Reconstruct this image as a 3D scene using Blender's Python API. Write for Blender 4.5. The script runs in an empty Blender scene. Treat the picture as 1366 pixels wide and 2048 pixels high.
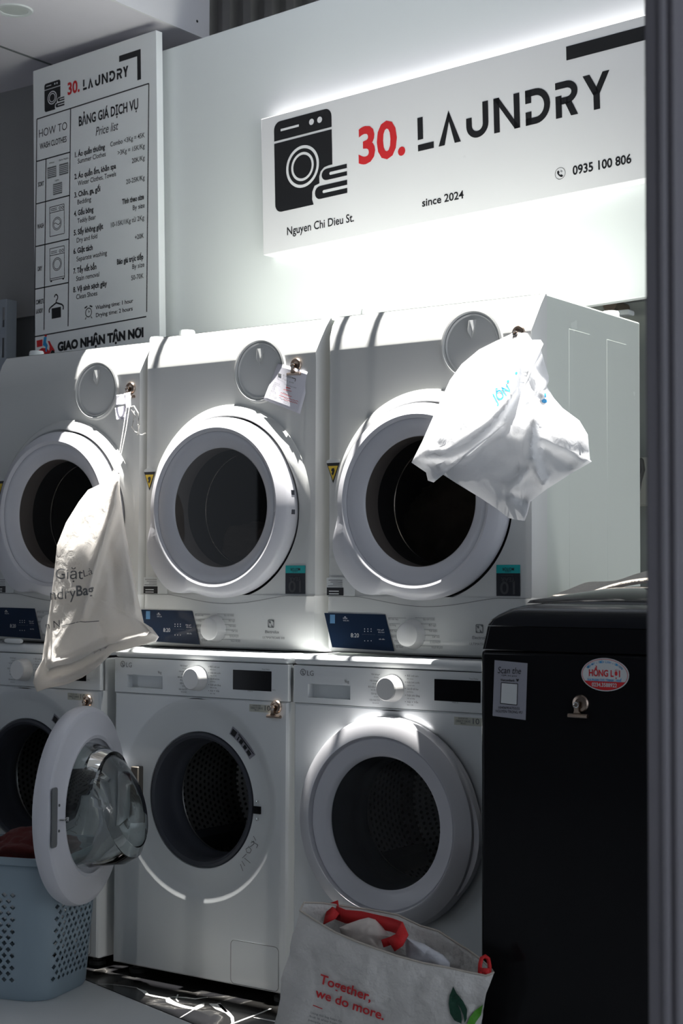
import bpy, bmesh, math, random
from math import sin, cos, pi, radians, atan2, sqrt, exp
from mathutils import Vector as V, Matrix as MT, noise
from mathutils.bvhtree import BVHTree
from mathutils.geometry import tessellate_polygon
random.seed(7)
sc = bpy.context.scene
COL = sc.collection
# ------------------------------------------------------------------ camera
CAM = V((3.0592, -3.2026, 1.035)); YAW, PITCH, ROLL, F = -.6224, .043, .0039, 3198.46
fw = V((sin(YAW)*cos(PITCH), cos(YAW)*cos(PITCH), sin(PITCH)))
r0 = V((cos(YAW), -sin(YAW), 0)); u0 = r0.cross(fw)
cr = cos(ROLL)*r0 + sin(ROLL)*u0; cu = -sin(ROLL)*r0 + cos(ROLL)*u0
cd = bpy.data.cameras.new('camera'); co = bpy.data.objects.new('camera', cd); COL.objects.link(co)
co.matrix_world = MT(((cr.x, cu.x, -fw.x, CAM.x), (cr.y, cu.y, -fw.y, CAM.y), (cr.z, cu.z, -fw.z, CAM.z), (0, 0, 0, 1)))
cd.sensor_fit = 'AUTO'; cd.sensor_width = 36; cd.lens = F/2048*36; cd.clip_start = .05
cd.dof.use_dof = True; cd.dof.focus_distance = 4.0; cd.dof.aperture_fstop = 10
sc.camera = co
# ------------------------------------------------------------------ light
SX, SY = .012, -.0045                       # the sun stands almost overhead
SUN, SKY = 26.0, 1.25
w = bpy.data.worlds.new('sky'); sc.world = w; w.use_nodes = True
w.node_tree.nodes['Background'].inputs[0].default_value = (.80, .88, 1.0, 1)
w.node_tree.nodes['Background'].inputs[1].default_value = SKY
sd = bpy.data.lights.new('sun', 'SUN'); sd.energy = SUN; sd.angle = radians(.55); sd.color = (1, .97, .92)
so = bpy.data.objects.new('sun', sd); COL.objects.link(so)
so.rotation_euler = V((SX, SY, 1)).to_track_quat('Z', 'Y').to_euler()
sc.view_settings.view_transform = 'Standard'; sc.view_settings.look = 'None'
sc.view_settings.exposure = 0; sc.view_settings.gamma = 1; sc.view_settings.use_curve_mapping = False
# ------------------------------------------------------------------ pixel -> place
def ray(px, py): return fw + cr*((px-683)/F) - cu*((py-1024)/F)
def at(px, py, y):                        # point of the plane y = const seen at a pixel
    d = ray(px, py); return CAM + d*((y-CAM.y)/d.y)
def atz(px, py, z):
    d = ray(px, py); return CAM + d*((z-CAM.z)/d.z)
def atd(px, py, dep): return CAM + ray(px, py)*dep
def depth(P): return (P-CAM).dot(fw)
# the wall with the signs stands a little askew of the machines
WO = V((.5, .74, 0)); WEX = V((1, -.0464, .0293)).normalized(); WN = V((-.0464, -1, 0)).normalized()
WUP = WEX.cross(-WN).normalized()
if WUP.z < 0: WUP = -WUP
def wall_px(px, py, off):
    d = ray(px, py); o = WO + WN*off; return CAM + d*((o-CAM).dot(WN)/d.dot(WN))
def wst(px, py, off):
    P = wall_px(px, py, off)-WO; return P.dot(WEX), P.dot(WUP)
def wpt(s, t, off): return WO + WEX*s + WUP*t + WN*off
# ------------------------------------------------------------------ materials
def mat(name, col, rough=.5, metal=0, coat=0, trans=0, noisy=0, nscale=8, bump=0, bscale=60, ior=1.45, emit=None, sheen=0, spec=.5, bdist=.004):
    m = bpy.data.materials.new(name); m.use_nodes = True
    nt = m.node_tree; b = nt.nodes['Principled BSDF']
    c = (*col, 1)
    b.inputs['Base Color'].default_value = c; b.inputs['Roughness'].default_value = rough
    rv = min(.06, rough*.25)
    b.inputs['Metallic'].default_value = metal; b.inputs['Coat Weight'].default_value = coat
    b.inputs['Coat Roughness'].default_value = .12
    b.inputs['Transmission Weight'].default_value = trans; b.inputs['IOR'].default_value = ior
    b.inputs['Sheen Weight'].default_value = sheen; b.inputs['Specular IOR Level'].default_value = spec
    if emit:
        b.inputs['Emission Color'].default_value = (*emit[:3], 1); b.inputs['Emission Strength'].default_value = emit[3]
    tc = nt.nodes.new('ShaderNodeTexCoord')
    n = nt.nodes.new('ShaderNodeTexNoise'); n.inputs['Scale'].default_value = nscale; n.inputs['Detail'].default_value = 5
    nt.links.new(tc.outputs['Object'], n.inputs['Vector'])
    r = nt.nodes.new('ShaderNodeMapRange')
    r.inputs['To Min'].default_value = max(0, rough-rv); r.inputs['To Max'].default_value = min(1, rough+rv)
    nt.links.new(n.outputs['Fac'], r.inputs['Value']); nt.links.new(r.outputs['Result'], b.inputs['Roughness'])
    if noisy:
        mx = nt.nodes.new('ShaderNodeMix'); mx.data_type = 'RGBA'
        mx.inputs[6].default_value = tuple(max(0, v*(1-noisy)) for v in col)+(1,); mx.inputs[7].default_value = tuple(min(1, v*(1+noisy)) for v in col)+(1,)
        nt.links.new(n.outputs['Fac'], mx.inputs[0]); nt.links.new(mx.outputs[2], b.inputs['Base Color'])
    if bump:
        n2 = nt.nodes.new('ShaderNodeTexNoise'); n2.inputs['Scale'].default_value = bscale; n2.inputs['Detail'].default_value = 6
        nt.links.new(tc.outputs['Object'], n2.inputs['Vector'])
        bp = nt.nodes.new('ShaderNodeBump'); bp.inputs['Strength'].default_value = bump; bp.inputs['Distance'].default_value = bdist
        nt.links.new(n2.outputs['Fac'], bp.inputs['Height']); nt.links.new(bp.outputs['Normal'], b.inputs['Normal'])
    return m
M = {}
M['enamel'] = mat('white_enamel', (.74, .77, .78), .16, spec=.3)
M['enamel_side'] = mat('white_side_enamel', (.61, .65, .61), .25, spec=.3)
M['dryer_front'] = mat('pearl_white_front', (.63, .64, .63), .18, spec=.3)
M['ring_silver'] = mat('silver_ring', (.62, .62, .65), .42, metal=.35, coat=.2)
M['ring_white'] = mat('white_ring_plastic', (.66, .66, .70), .35, coat=.2)
M['rubber'] = mat('dark_rubber', (.055, .06, .075), .5)
M['dark'] = mat('dark_hollow', (.012, .012, .013), .7)
M['seam'] = mat('seam_grey', (.16, .17, .17), .6)
M['black_gloss'] = mat('black_gloss', (.006, .006, .007), .1, spec=.15)
M['navy'] = mat('navy_panel', (.010, .022, .050), .14, coat=.15, spec=.2)
M['chrome'] = mat('chrome', (.75, .75, .74), .2, metal=1)
M['brass'] = mat('bronze_clip_metal', (.38, .30, .245), .28, metal=1)
M['hinge'] = mat('dull_hinge_metal', (.16, .145, .125), .45, metal=.6)
M['knob'] = mat('knob_silver', (.70, .70, .69), .35, metal=.15)
M['ink'] = mat('black_ink', (.008, .008, .01), .45)
M['grey_ink'] = mat('grey_ink', (.16, .165, .17), .5)
M['red_ink'] = mat('red_ink', (.62, .02, .025), .45)
M['white_ink'] = mat('white_ink', (.62, .64, .66), .5)
M['blue_ink'] = mat('blue_ink', (.03, .30, .62), .5)
M['sign'] = mat('white_acrylic', (.78, .77, .80), .3, coat=.2)
M['board'] = mat('white_board_print', (.86, .88, .89), .35)
M['panel'] = mat('white_panel', (.80, .83, .84), .4)
M['wall'] = mat('grey_wall_paint', (.33, .33, .33), .8, noisy=.12, nscale=3)
M['dado'] = mat('dark_grey_wall_paint', (.12, .125, .125), .8, noisy=.1, nscale=3)
M['facade'] = mat('street_facade', (.20, .20, .21), .8, noisy=.1)
M['rear_wall'] = mat('grey_green_wall', (.36, .38, .35), .8, noisy=.25, nscale=5)
M['ceiling'] = mat('ceiling_panel', (.76, .73, .79), .6, noisy=.04)
M['fascia'] = mat('fascia_white', (.78, .77, .80), .5)
M['corr'] = mat('corrugated_metal', (.30, .29, .27), .5, metal=.3, noisy=.15, nscale=6)
M['tile'] = mat('grey_floor_tile', (.78, .79, .79), .45, noisy=.06, nscale=5)
M['post'] = mat('dark_grey_post', (.17, .16, .175), .5, noisy=.2, nscale=4)
M['black_plastic'] = mat('black_cabinet', (.007, .007, .008), .14, spec=.22)
M['black_top'] = mat('black_top_plastic', (.012, .013, .016), .2, spec=.4)
M['towel'] = mat('beige_towel', (.42, .38, .34), .95, bump=.8, bscale=180, sheen=.3, noisy=.2, nscale=60)
M['tote'] = mat('woven_tote', (.66, .64, .61), .36, noisy=.16, nscale=9, bump=1, bscale=26, bdist=.012)
M['tote_in'] = mat('tote_lining', (.50, .45, .39), .6, bump=.3, bscale=220, noisy=.1)
M['red_web'] = mat('red_webbing', (.66, .022, .025), .6, bump=.2, bscale=300)
M['linen'] = mat('cream_cloth', (.62, .55, .50), .85, bump=.2, bscale=120, sheen=.2)
M['white_cloth'] = mat('white_cloth', (.62, .62, .66), .7, bump=.2, bscale=120)
M['basket'] = mat('pale_blue_plastic', (.33, .42, .48), .42)
M['maroon'] = mat('maroon_cloth', (.10, .012, .010), .9, bump=.5, bscale=80, sheen=.1)
M['darkcloth'] = mat('dark_patterned_cloth', (.10, .085, .07), .9, noisy=.8, nscale=14)
M['beigecloth'] = mat('beige_cloth', (.36, .32, .29), .9, noisy=.1)
M['teal'] = mat('teal_print', (.0, .36, .36), .4)
M['dark_print'] = mat('dark_navy_print', (.006, .008, .014), .4)
M['print_grey'] = mat('dim_grey_print', (.045, .045, .05), .5)
M['label_white'] = mat('white_label', (.62, .64, .64), .45)
M['label_grey'] = mat('grey_label', (.30, .30, .34), .5)
M['label_beige'] = mat('beige_label', (.52, .53, .46), .5)
M['yellow'] = mat('yellow_print', (.75, .52, .04), .45)
M['paper'] = mat('receipt_paper', (.76, .75, .82), .7)
M['string'] = mat('white_string', (.80, .78, .74), .8)
M['leaf_dark'] = mat('dark_green_print', (.006, .055, .03), .5)
M['leaf_green'] = mat('green_print', (.07, .30, .015), .5)
M['plug'] = mat('dark_plug', (.06, .06, .055), .5)
M['socket'] = mat('cream_socket_box', (.55, .55, .48), .45)
M['canopy'] = mat('canopy_metal', (.35, .35, .36), .6)
M['lamp'] = mat('lamp_diffuser', (.55, .58, .57), .4)
M['steel'] = mat('pale_grey_steel', (.36, .40, .45), .5)

def nodes_mat(name):
    m = bpy.data.materials.new(name); m.use_nodes = True; nt = m.node_tree; nt.nodes.clear()
    o = nt.nodes.new('ShaderNodeOutputMaterial'); return m, nt, o
def mk_glass(name, tint, refl_rough=.02, ior=1.5):
    m, nt, o = nodes_mat(name)
    t = nt.nodes.new('ShaderNodeBsdfTransparent'); t.inputs[0].default_value = (*tint, 1)
    g = nt.nodes.new('ShaderNodeBsdfGlossy'); g.inputs['Roughness'].default_value = refl_rough
    f = nt.nodes.new('ShaderNodeFresnel'); f.inputs[0].default_value = ior
    x = nt.nodes.new('ShaderNodeMixShader')
    nt.links.new(f.outputs[0], x.inputs[0]); nt.links.new(t.outputs[0], x.inputs[1]); nt.links.new(g.outputs[0], x.inputs[2]); nt.links.new(x.outputs[0], o.inputs[0])
    return m
M['pane'] = mk_glass('smoked_window', (.42, .39, .36), ior=1.2)
M['clear_pane'] = mk_glass('clear_window', (.62, .64, .64), ior=1.3)
M['bowl'] = mat('clear_glass', (.93, .97, .96), .02, trans=1, ior=1.47)
def mk_film(name, col, tr, through):
    m, nt, o = nodes_mat(name)
    d = nt.nodes.new('ShaderNodeBsdfPrincipled'); d.inputs['Base Color'].default_value = (*col, 1); d.inputs['Roughness'].default_value = .38
    tl = nt.nodes.new('ShaderNodeBsdfTranslucent'); tl.inputs[0].default_value = (*col, 1)
    tp = nt.nodes.new('ShaderNodeBsdfTransparent')
    tc = nt.nodes.new('ShaderNodeTexCoord'); n = nt.nodes.new('ShaderNodeTexNoise'); n.inputs['Scale'].default_value = 28; n.inputs['Detail'].default_value = 7; n.inputs['Distortion'].default_value = .8
    nt.links.new(tc.outputs['Object'], n.inputs['Vector'])
    bp = nt.nodes.new('ShaderNodeBump'); bp.inputs['Strength'].default_value = .45; bp.inputs['Distance'].default_value = .008
    nt.links.new(n.outputs['Fac'], bp.inputs['Height']); nt.links.new(bp.outputs[0], d.inputs['Normal'])
    a = nt.nodes.new('ShaderNodeMixShader'); a.inputs[0].default_value = tr
    b = nt.nodes.new('ShaderNodeMixShader'); b.inputs[0].default_value = through
    nt.links.new(d.outputs[0], a.inputs[1]); nt.links.new(tl.outputs[0], a.inputs[2])
    nt.links.new(a.outputs[0], b.inputs[1]); nt.links.new(tp.outputs[0], b.inputs[2]); nt.links.new(b.outputs[0], o.inputs[0])
    return m
M['film'] = mk_film('white_plastic_film', (.86, .87, .89), .45, .10)
M['bagcloth'] = mk_film('white_nonwoven_cloth', (.88, .85, .81), .35, 0)
def mk_drum():
    m = mat('perforated_steel', (.4, .4, .4), .3, metal=1)
    nt = m.node_tree; b = nt.nodes['Principled BSDF']
    uv = nt.nodes.new('ShaderNodeUVMap'); uv.uv_map = 'uv'
    sep = nt.nodes.new('ShaderNodeSeparateXYZ'); nt.links.new(uv.outputs[0], sep.inputs[0])
    def math(op, a, bb=None):
        n = nt.nodes.new('ShaderNodeMath'); n.operation = op
        for i, x in enumerate((a, bb)):
            if x is None: continue
            if isinstance(x, (int, float)): n.inputs[i].default_value = x
            else: nt.links.new(x, n.inputs[i])
        return n.outputs[0]
    row = math('FLOOR', sep.outputs[1]); off = math('MULTIPLY', math('MODULO', row, 2), .5)
    fu = math('SUBTRACT', math('FRACT', math('ADD', sep.outputs[0], off)), .5); fv = math('SUBTRACT', math('FRACT', sep.outputs[1]), .5)
    d = math('SQRT', math('ADD', math('MULTIPLY', fu, fu), math('MULTIPLY', fv, fv)))
    hole = math('LESS_THAN', d, .27)
    mx = nt.nodes.new('ShaderNodeMix'); mx.data_type = 'RGBA'; mx.inputs[6].default_value = (.4, .4, .39, 1); mx.inputs[7].default_value = (.004, .004, .004, 1)
    nt.links.new(hole, mx.inputs[0]); nt.links.new(mx.outputs[2], b.inputs['Base Color'])
    nt.links.new(math('SUBTRACT', 1, hole), b.inputs['Metallic'])
    return m
M['drum'] = mk_drum()
def mk_marble():
    m = mat('black_marble', (.008, .008, .009), .10, spec=.22)
    nt = m.node_tree; b = nt.nodes['Principled BSDF']
    tc = nt.nodes.new('ShaderNodeTexCoord')
    n = nt.nodes.new('ShaderNodeTexNoise'); n.inputs['Scale'].default_value = 2.6; n.inputs['Detail'].default_value = 6; n.inputs['Distortion'].default_value = 1.2
    nt.links.new(tc.outputs['Object'], n.inputs['Vector'])
    r = nt.nodes.new('ShaderNodeValToRGB')
    e = r.color_ramp.elements; e[0].position = .455; e[0].color = (.008, .008, .009, 1); e[1].position = .485; e[1].color = (.02, .02, .02, 1)
    for p, v in ((.498, .03), (.5, .09), (.502, .03), (.53, .008)):
        q = e.new(p); q.color = (v, v*.97, v*.93, 1)
    nt.links.new(n.outputs['Fac'], r.inputs[0]); nt.links.new(r.outputs[0], b.inputs['Base Color'])
    return m
M['marble'] = mk_marble()
M['vein'] = mat('white_marble_vein', (.92, .91, .88), .3)

# ------------------------------------------------------------------ mesh builder
ROOT = {}
class MB:
    def __init__(s): s.v = []; s.f = []; s.uv = None
    def add(s, vs, fs):
        o = len(s.v); s.v += [V(p) for p in vs]; s.f += [tuple(i+o for i in f) for f in fs]; return s
    def box(s, x0, x1, y0, y1, z0, z1, skip=()):
        vs = [(x, y, z) for x in (x0, x1) for y in (y0, y1) for z in (z0, z1)]
        fs = {'l': (0, 1, 3, 2), 'r': (4, 6, 7, 5), 'f': (0, 4, 5, 1), 'k': (2, 3, 7, 6), 'b': (0, 2, 6, 4), 't': (1, 5, 7, 3)}
        return s.add(vs, [f for k, f in fs.items() if k not in skip])
    def lathe(s, prof, c=(0, 0, 0), n=96, uvs=None, rad=None, offs=None):      # axis along y; prof = [(r, y)]
        o = len(s.v); K = len(prof)
        for i in range(n):
            t = 2*pi*i/n
            for j, (r, y) in enumerate(prof):
                q = r*(rad(t, j) if rad else 1); yy = y + (offs(t, j, r) if offs else 0)
                s.v.append(V((c[0]+q*cos(t), c[1]+yy, c[2]+q*sin(t))))
        for i in range(n):
            for j in range(K-1):
                a = o+i*K+j; b = o+((i+1) % n)*K+j
                s.f.append((a, b, b+1, a+1))
        return s
    def tube(s, pts, r, n=8, cap=True):
        pts = [V(p) for p in pts]; o = len(s.v); K = len(pts)
        up = V((0, 0, 1))
        for k, p in enumerate(pts):
            t = (pts[min(k+1, K-1)]-pts[max(k-1, 0)]).normalized()
            a = t.cross(up)
            if a.length < .05: a = t.cross(V((0, 1, 0)))
            a.normalize(); b = t.cross(a)
            rr = r[k] if isinstance(r, (list, tuple)) else r
            for i in range(n): s.v.append(p + (a*cos(2*pi*i/n)+b*sin(2*pi*i/n))*rr)
        for k in range(K-1):
            for i in range(n):
                s.f.append((o+k*n+i, o+k*n+(i+1) % n, o+(k+1)*n+(i+1) % n, o+(k+1)*n+i))
        if cap: s.f.append(tuple(o+i for i in range(n))[::-1]); s.f.append(tuple(o+(K-1)*n+i for i in range(n)))
        return s
    def poly(s, pts, nrm=None, thick=0):                                      # flat polygon, extruded along nrm
        pts = [V(p) for p in pts]
        tri = tessellate_polygon([pts]); n = len(pts)
        if thick:
            d = V(nrm)*thick
            s.add([p for p in pts]+[p+d for p in pts], [tuple(t) for t in tri]+[tuple(i+n for i in reversed(t)) for t in tri]+[(i, (i+1) % n, n+(i+1) % n, n+i) for i in range(n)])
        else: s.add(pts, [tuple(t) for t in tri])
        return s
    def loft(s, loops, closed=True, caps=True):
        o = len(s.v); n = len(loops[0])
        for L in loops: s.v += [V(p) for p in L]
        m = n if closed else n-1
        for k in range(len(loops)-1):
            for i in range(m): s.f.append((o+k*n+i, o+k*n+(i+1) % n, o+(k+1)*n+(i+1) % n, o+(k+1)*n+i))
        if caps and closed:
            s.f.append(tuple(o+i for i in range(n))[::-1]); s.f.append(tuple(o+(len(loops)-1)*n+i for i in range(n)))
        return s
    def build(s, name, m, parent=None, world=False, smooth=True, ang=35, bevel=0, sub=0, solid=0, clean=True):
        me = bpy.data.meshes.new(name)
        vs = s.v
        if world and parent is not None:
            q = parent
            while q is not None and q not in ROOT: q = q.parent
            if q is not None:
                inv = ROOT[q].inverted(); vs = [inv @ p for p in vs]
        me.from_pydata([tuple(p) for p in vs], [], s.f)
        if clean:
            b = bmesh.new(); b.from_mesh(me); bmesh.ops.remove_doubles(b, verts=b.verts, dist=1e-6)
            bmesh.ops.recalc_face_normals(b, faces=b.faces); b.to_mesh(me); b.free()
        if smooth:
            me.shade_smooth(); me.set_sharp_from_angle(angle=radians(ang))
        me.materials.append(M[m] if isinstance(m, str) else m)
        o = bpy.data.objects.new(name, me); COL.objects.link(o)
        if parent is not None: o.parent = parent
        if solid: q = o.modifiers.new('s', 'SOLIDIFY'); q.thickness = solid; q.offset = 0
        if bevel: q = o.modifiers.new('b', 'BEVEL'); q.width = bevel; q.segments = 3; q.limit_method = 'ANGLE'; q.angle_limit = radians(40)
        if sub: q = o.modifiers.new('u', 'SUBSURF'); q.levels = sub; q.render_levels = sub
        return o
def tag(o, label, cat, group=None):
    o['label'] = label; o['category'] = cat
    if group: o['group'] = group
    return o
def thing(name, label, cat, mtx, group=None):
    o = bpy.data.objects.new(name, None); COL.objects.link(o); o.empty_display_size = .05
    if not isinstance(mtx, MT): mtx = MT.Translation(V(mtx))
    o.matrix_world = mtx; ROOT[o] = mtx.copy()
    return tag(o, label, cat, group)
def struct(o): o['kind'] = 'structure'; return o
def copy_tree(src, mtx, label):
    r = src.copy(); COL.objects.link(r); r.matrix_world = mtx; ROOT[r] = mtx.copy(); r['label'] = label
    for c in src.children:
        d = c.copy(); COL.objects.link(d); d.parent = r
        for g in c.children:
            e = g.copy(); COL.objects.link(e); e.parent = d
    return r
def rrect(x0, x1, z0, z1, r, n=6):
    out = []
    for cx, cz, a in ((x1-r, z1-r, 0), (x0+r, z1-r, 90), (x0+r, z0+r, 180), (x1-r, z0+r, 270)):
        for k in range(n+1):
            t = radians(a+90*k/n); out.append((cx+r*cos(t), cz+r*sin(t)))
    return out
# ------------------------------------------------------------------ lettering
_tc = {}
def glyphs(s, bold=0):
    k = (s, bold)
    if k not in _tc:
        c = bpy.data.curves.new('t', 'FONT'); c.body = s; c.resolution_u = 3; c.offset = bold
        o = bpy.data.objects.new('t', c); me = bpy.data.meshes.new_from_object(o)
        _tc[k] = ([(v.co.x, v.co.y) for v in me.vertices], [tuple(p.vertices) for p in me.polygons])
        bpy.data.objects.remove(o); bpy.data.curves.remove(c); bpy.data.meshes.remove(me)
    return _tc[k]
def write(mb, s, P0, P1, up, h, bold=0, shear=0, cap=.686):
    vs, fs = glyphs(s, bold)
    if not vs: return
    x0 = min(v[0] for v in vs); x1 = max(v[0] for v in vs); ex = (P1-P0)/(x1-x0); uy = up*(h/cap)
    mb.add([P0 + ex*(x-x0+shear*y*.7) + uy*y for x, y in vs], fs)
def disc_pts(c, ex, ey, r, n=32, r2=None): return [c + ex*(r*cos(2*pi*i/n)) + ey*((r2 or r)*sin(2*pi*i/n)) for i in range(n)]
def ring_faces(mb, c, ex, ey, ro, ri, n=40):
    a = disc_pts(c, ex, ey, ro, n); b = disc_pts(c, ex, ey, ri, n)
    mb.add(a+b, [(i, (i+1) % n, n+(i+1) % n, n+i) for i in range(n)])
def line(mb, a, b, wd, n):
    t = (b-a).normalized(); p = t.cross(n).normalized()*(wd/2); mb.add([a-p, b-p, b+p, a+p], [(0, 1, 2, 3)])
def pline(mb, pts, wd, n):
    for a, b in zip(pts, pts[1:]): line(mb, a, b, wd, n)

# ================================================================== SETTING
FZ = -.03
struct(MB().box(-3, 6, -6, 2.2, FZ-.1, FZ).build('floor', 'tile', smooth=False))
# black polished stone strip in front of and under the machines
e1 = atz(175, 1962, FZ); e2 = atz(385, 2048, FZ); d = (e2-e1).normalized()
a = e1 - d*.9; b = e2 + d*1.6
mb = MB().poly([(a.x, a.y, FZ), (b.x, b.y, FZ), (2.2, b.y, FZ), (2.2, .95, FZ), (a.x, .95, FZ)], (0, 0, 1), .002)
struct(mb.build('trim_1', 'marble', smooth=False))
# veins and grout of the stone
ZV = FZ+.0026
mb = MB()
def vein(px, wd):
    P = [atz(x, y, ZV) for x, y in px]
    L = []
    for k, p in enumerate(P):
        t = (P[min(k+1, len(P)-1)]-P[max(k-1, 0)]).normalized(); n = V((-t.y, t.x, 0)); q = wd[k] if isinstance(wd, list) else wd
        L.append((p-n*q, p+n*q))
    o = [a for a, _ in L]+[b for _, b in L]; K = len(L)
    mb.add(o, [(i, i+1, K+i+1, K+i) for i in range(K-1)])
Z8 = lambda *q: [(170+x/3.177, 1800+y/3.177) for x, y in q]
vein(Z8((330, 560), (375, 580), (395, 600), (450, 612), (525, 625), (540, 645), (585, 665), (640, 680), (700, 690), (735, 672), (755, 655)), [.001, .006, .005, .006, .006, .010, .008, .009, .011, .009, .002])
vein(Z8((525, 622), (560, 615), (640, 620), (700, 628), (780, 618)), [.003, .003, .005, .004, .001])
vein(Z8((590, 600), (580, 630), (592, 645)), .002)
vein(Z8((700, 690), (650, 720), (600, 750)), .0015)
vein(Z8((790, 658), (830, 665), (860, 690), (905, 715), (935, 745), (940, 785)), [.002, .014, .012, .006, .004, .003])
vein(Z8((850, 655), (870, 680), (900, 712)), .004)
vein(Z8((20, 535), (150, 535), (250, 545), (335, 558)), .0012)
vein(Z8((930, 788), (1130, 712), (1180, 690)), .003)
vein(Z8((1070, 745), (1150, 760), (1215, 772)), [.001, .004, .006])
struct(mb.build('trim_2', 'vein', smooth=False))
# walls
struct(MB().box(-3, 6, 1.06, 1.16, FZ, 2.30-.45).build('wall_rear', 'rear_wall', smooth=False))
pz = at(30, 636, 1.0).z
struct(MB().box(-3, -.60, 1.0, 1.06, pz, 2.92).build('wall_back', 'wall', smooth=False))
struct(MB().box(-3, -.60, 1.01, 1.06, FZ, pz).build('wall_lower', 'dado', smooth=False))
struct(MB().box(-3.1, -3.0, -3, 1.2, FZ, 3.4).build('wall_left', 'wall', smooth=False))
# corrugated sheet high behind the white panel
mb = MB(); xs = []; x = -1.0
while x < 4.5:
    for dx, dy in ((0, 0), (.035, 0), (.05, -.03), (.085, -.03)): xs.append((x+dx, 1.36+dy))
    x += .10
mb.add([(x, y, z) for x, y in xs for z in (1.85, 3.6)], [(2*i, 2*i+2, 2*i+3, 2*i+1) for i in range(len(xs)-1)])
struct(mb.build('wall_upper', 'corr', smooth=False, solid=.002))
# ceiling on the left with its fascia
FX = atz(410, 75, 2.92).x
struct(MB().box(-3, FX-.012, -1.6, 1.0, 2.92, 3.2).build('ceiling', 'ceiling', smooth=False))
struct(MB().box(FX-.0115, FX, -1.6, .995, 2.915, 3.28).build('trim_3', 'fascia', smooth=False))
c1 = atz(0, 92, 2.919); mb = MB().box(c1.x-.004, c1.x+.004, -1.6, .99, 2.9165, 2.9195); struct(mb.build('trim_4', 'seam', smooth=False))
# canopy over the walkway and over the rear; the open slot between lets the sun fall on the machines
CZ, CY0, CY1 = 3.32, -.30, .80
struct(MB().box(-3, 6, -4.4, CY0, CZ, CZ+.03).build('ceiling', 'canopy', smooth=False))
g0, g1 = wpt(-3.5, 0, .016+(CZ-2.5)*-SY), wpt(5.5, 0, .016+(CZ-2.5)*-SY)
struct(MB().poly([(g0.x, g0.y, CZ), (g1.x, g1.y, CZ), (g1.x, 2.4, CZ), (g0.x, 2.4, CZ)], (0, 0, 1), .03).build('ceiling', 'canopy', smooth=False))  # unseen rear canopy, its edge shaped to keep direct sun off the white panel
# house front across the walkway, left of the camera: the street is open on the right
struct(MB().box(-3.1, 6, -4.5, -4.4, FZ, CZ+.03).build('wall_opposite', 'facade', smooth=False))
XB = -.236 + SX*(CZ-1.62)
struct(MB().box(-3, XB, -.072, CY1, CZ, CZ+.03).build('ceiling', 'canopy', smooth=False))
for i, xr in enumerate((.07, .690, .797)):
    x = xr + SX*(CZ-1.62); struct(MB().box(x-.013, x+.013, CY0-.02, .42, CZ, CZ+.03).build('trim_%d' % (5+i), 'canopy', smooth=False))
HX, HY = SX*(CZ-FZ), SY*(CZ-FZ)          # from a spot on the floor up to the canopy along the sun's ray
Lf = lambda x: -.1-.296*(x-.008)+.014
x0_, x1_ = .13+HX, .60+HX
mb = MB().box(-3, x0_, CY0, -.105, CZ, CZ+.03).box(-3, -.14, -.105, -.072, CZ, CZ+.03)  # unseen canopy pieces, added and shaped to cut the sunlight
mb.poly([(x0_, CY0, CZ), (x1_, CY0, CZ), (x1_, Lf(.60)+HY, CZ), (x0_, Lf(.13)+HY, CZ)], (0, 0, 1), .03)  # slanted edge leaves a gap for a sun patch on the stone
mb.box(.10, x1_, -.132, -.048, CZ+.001, CZ+.031).box(x1_, 6, CY0, -.062, CZ, CZ+.03).box(1.283+SX*2.3, 6, .004, .36, CZ, CZ+.03)  # last box is added to keep the sun off the towel
struct(mb.build('ceiling', 'canopy', smooth=False))
# white panel that carries the signs
sL, tT = wst(320, 103, 0); sB, tB = wst(1215, 605, 0)
def wall_box(s0, s1, t0, t1, o0, o1):
    mb = MB(); vs = [wpt(s, t, o) for s in (s0, s1) for o in (o1, o0) for t in (t0, t1)]
    return mb.add(vs, [(0, 1, 3, 2), (4, 6, 7, 5), (0, 4, 5, 1), (2, 3, 7, 6), (0, 2, 6, 4), (1, 5, 7, 3)])
struct(wall_box(sL-.35, 2.6, tB, tT, -.03, 0).build('wall_panel', 'panel', bevel=.002))
# ------------------------------------------------------------------ door post in the foreground
P0 = atd(1293, 1024, 1.5)
ex = V((cos(YAW), -sin(YAW), 0)); ey = V((-sin(YAW)*-1, cos(YAW), 0)); ey = V((sin(YAW), cos(YAW), 0))
prof = [(0, 0), (.022, .07), (.16, .07), (.16, .020), (.044, .016), (.032, .002), (.0285, -.003), (.0245, -.003), (.0215, .0005), (.0175, -.0045), (.0125, -.0045), (.0105, -.002)]
mb = MB(); lo = [P0.xy.to_3d()+ex*x+ey*y+V((0, 0, FZ)) for x, y in prof]
mb.loft([lo, [p+V((0, 0, CZ-FZ)) for p in lo]])
tag(mb.build('metal_post', 'post', ang=20, bevel=.002), 'tall dark grey metal door post with vertical ribs, in the right foreground', 'post')

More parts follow.
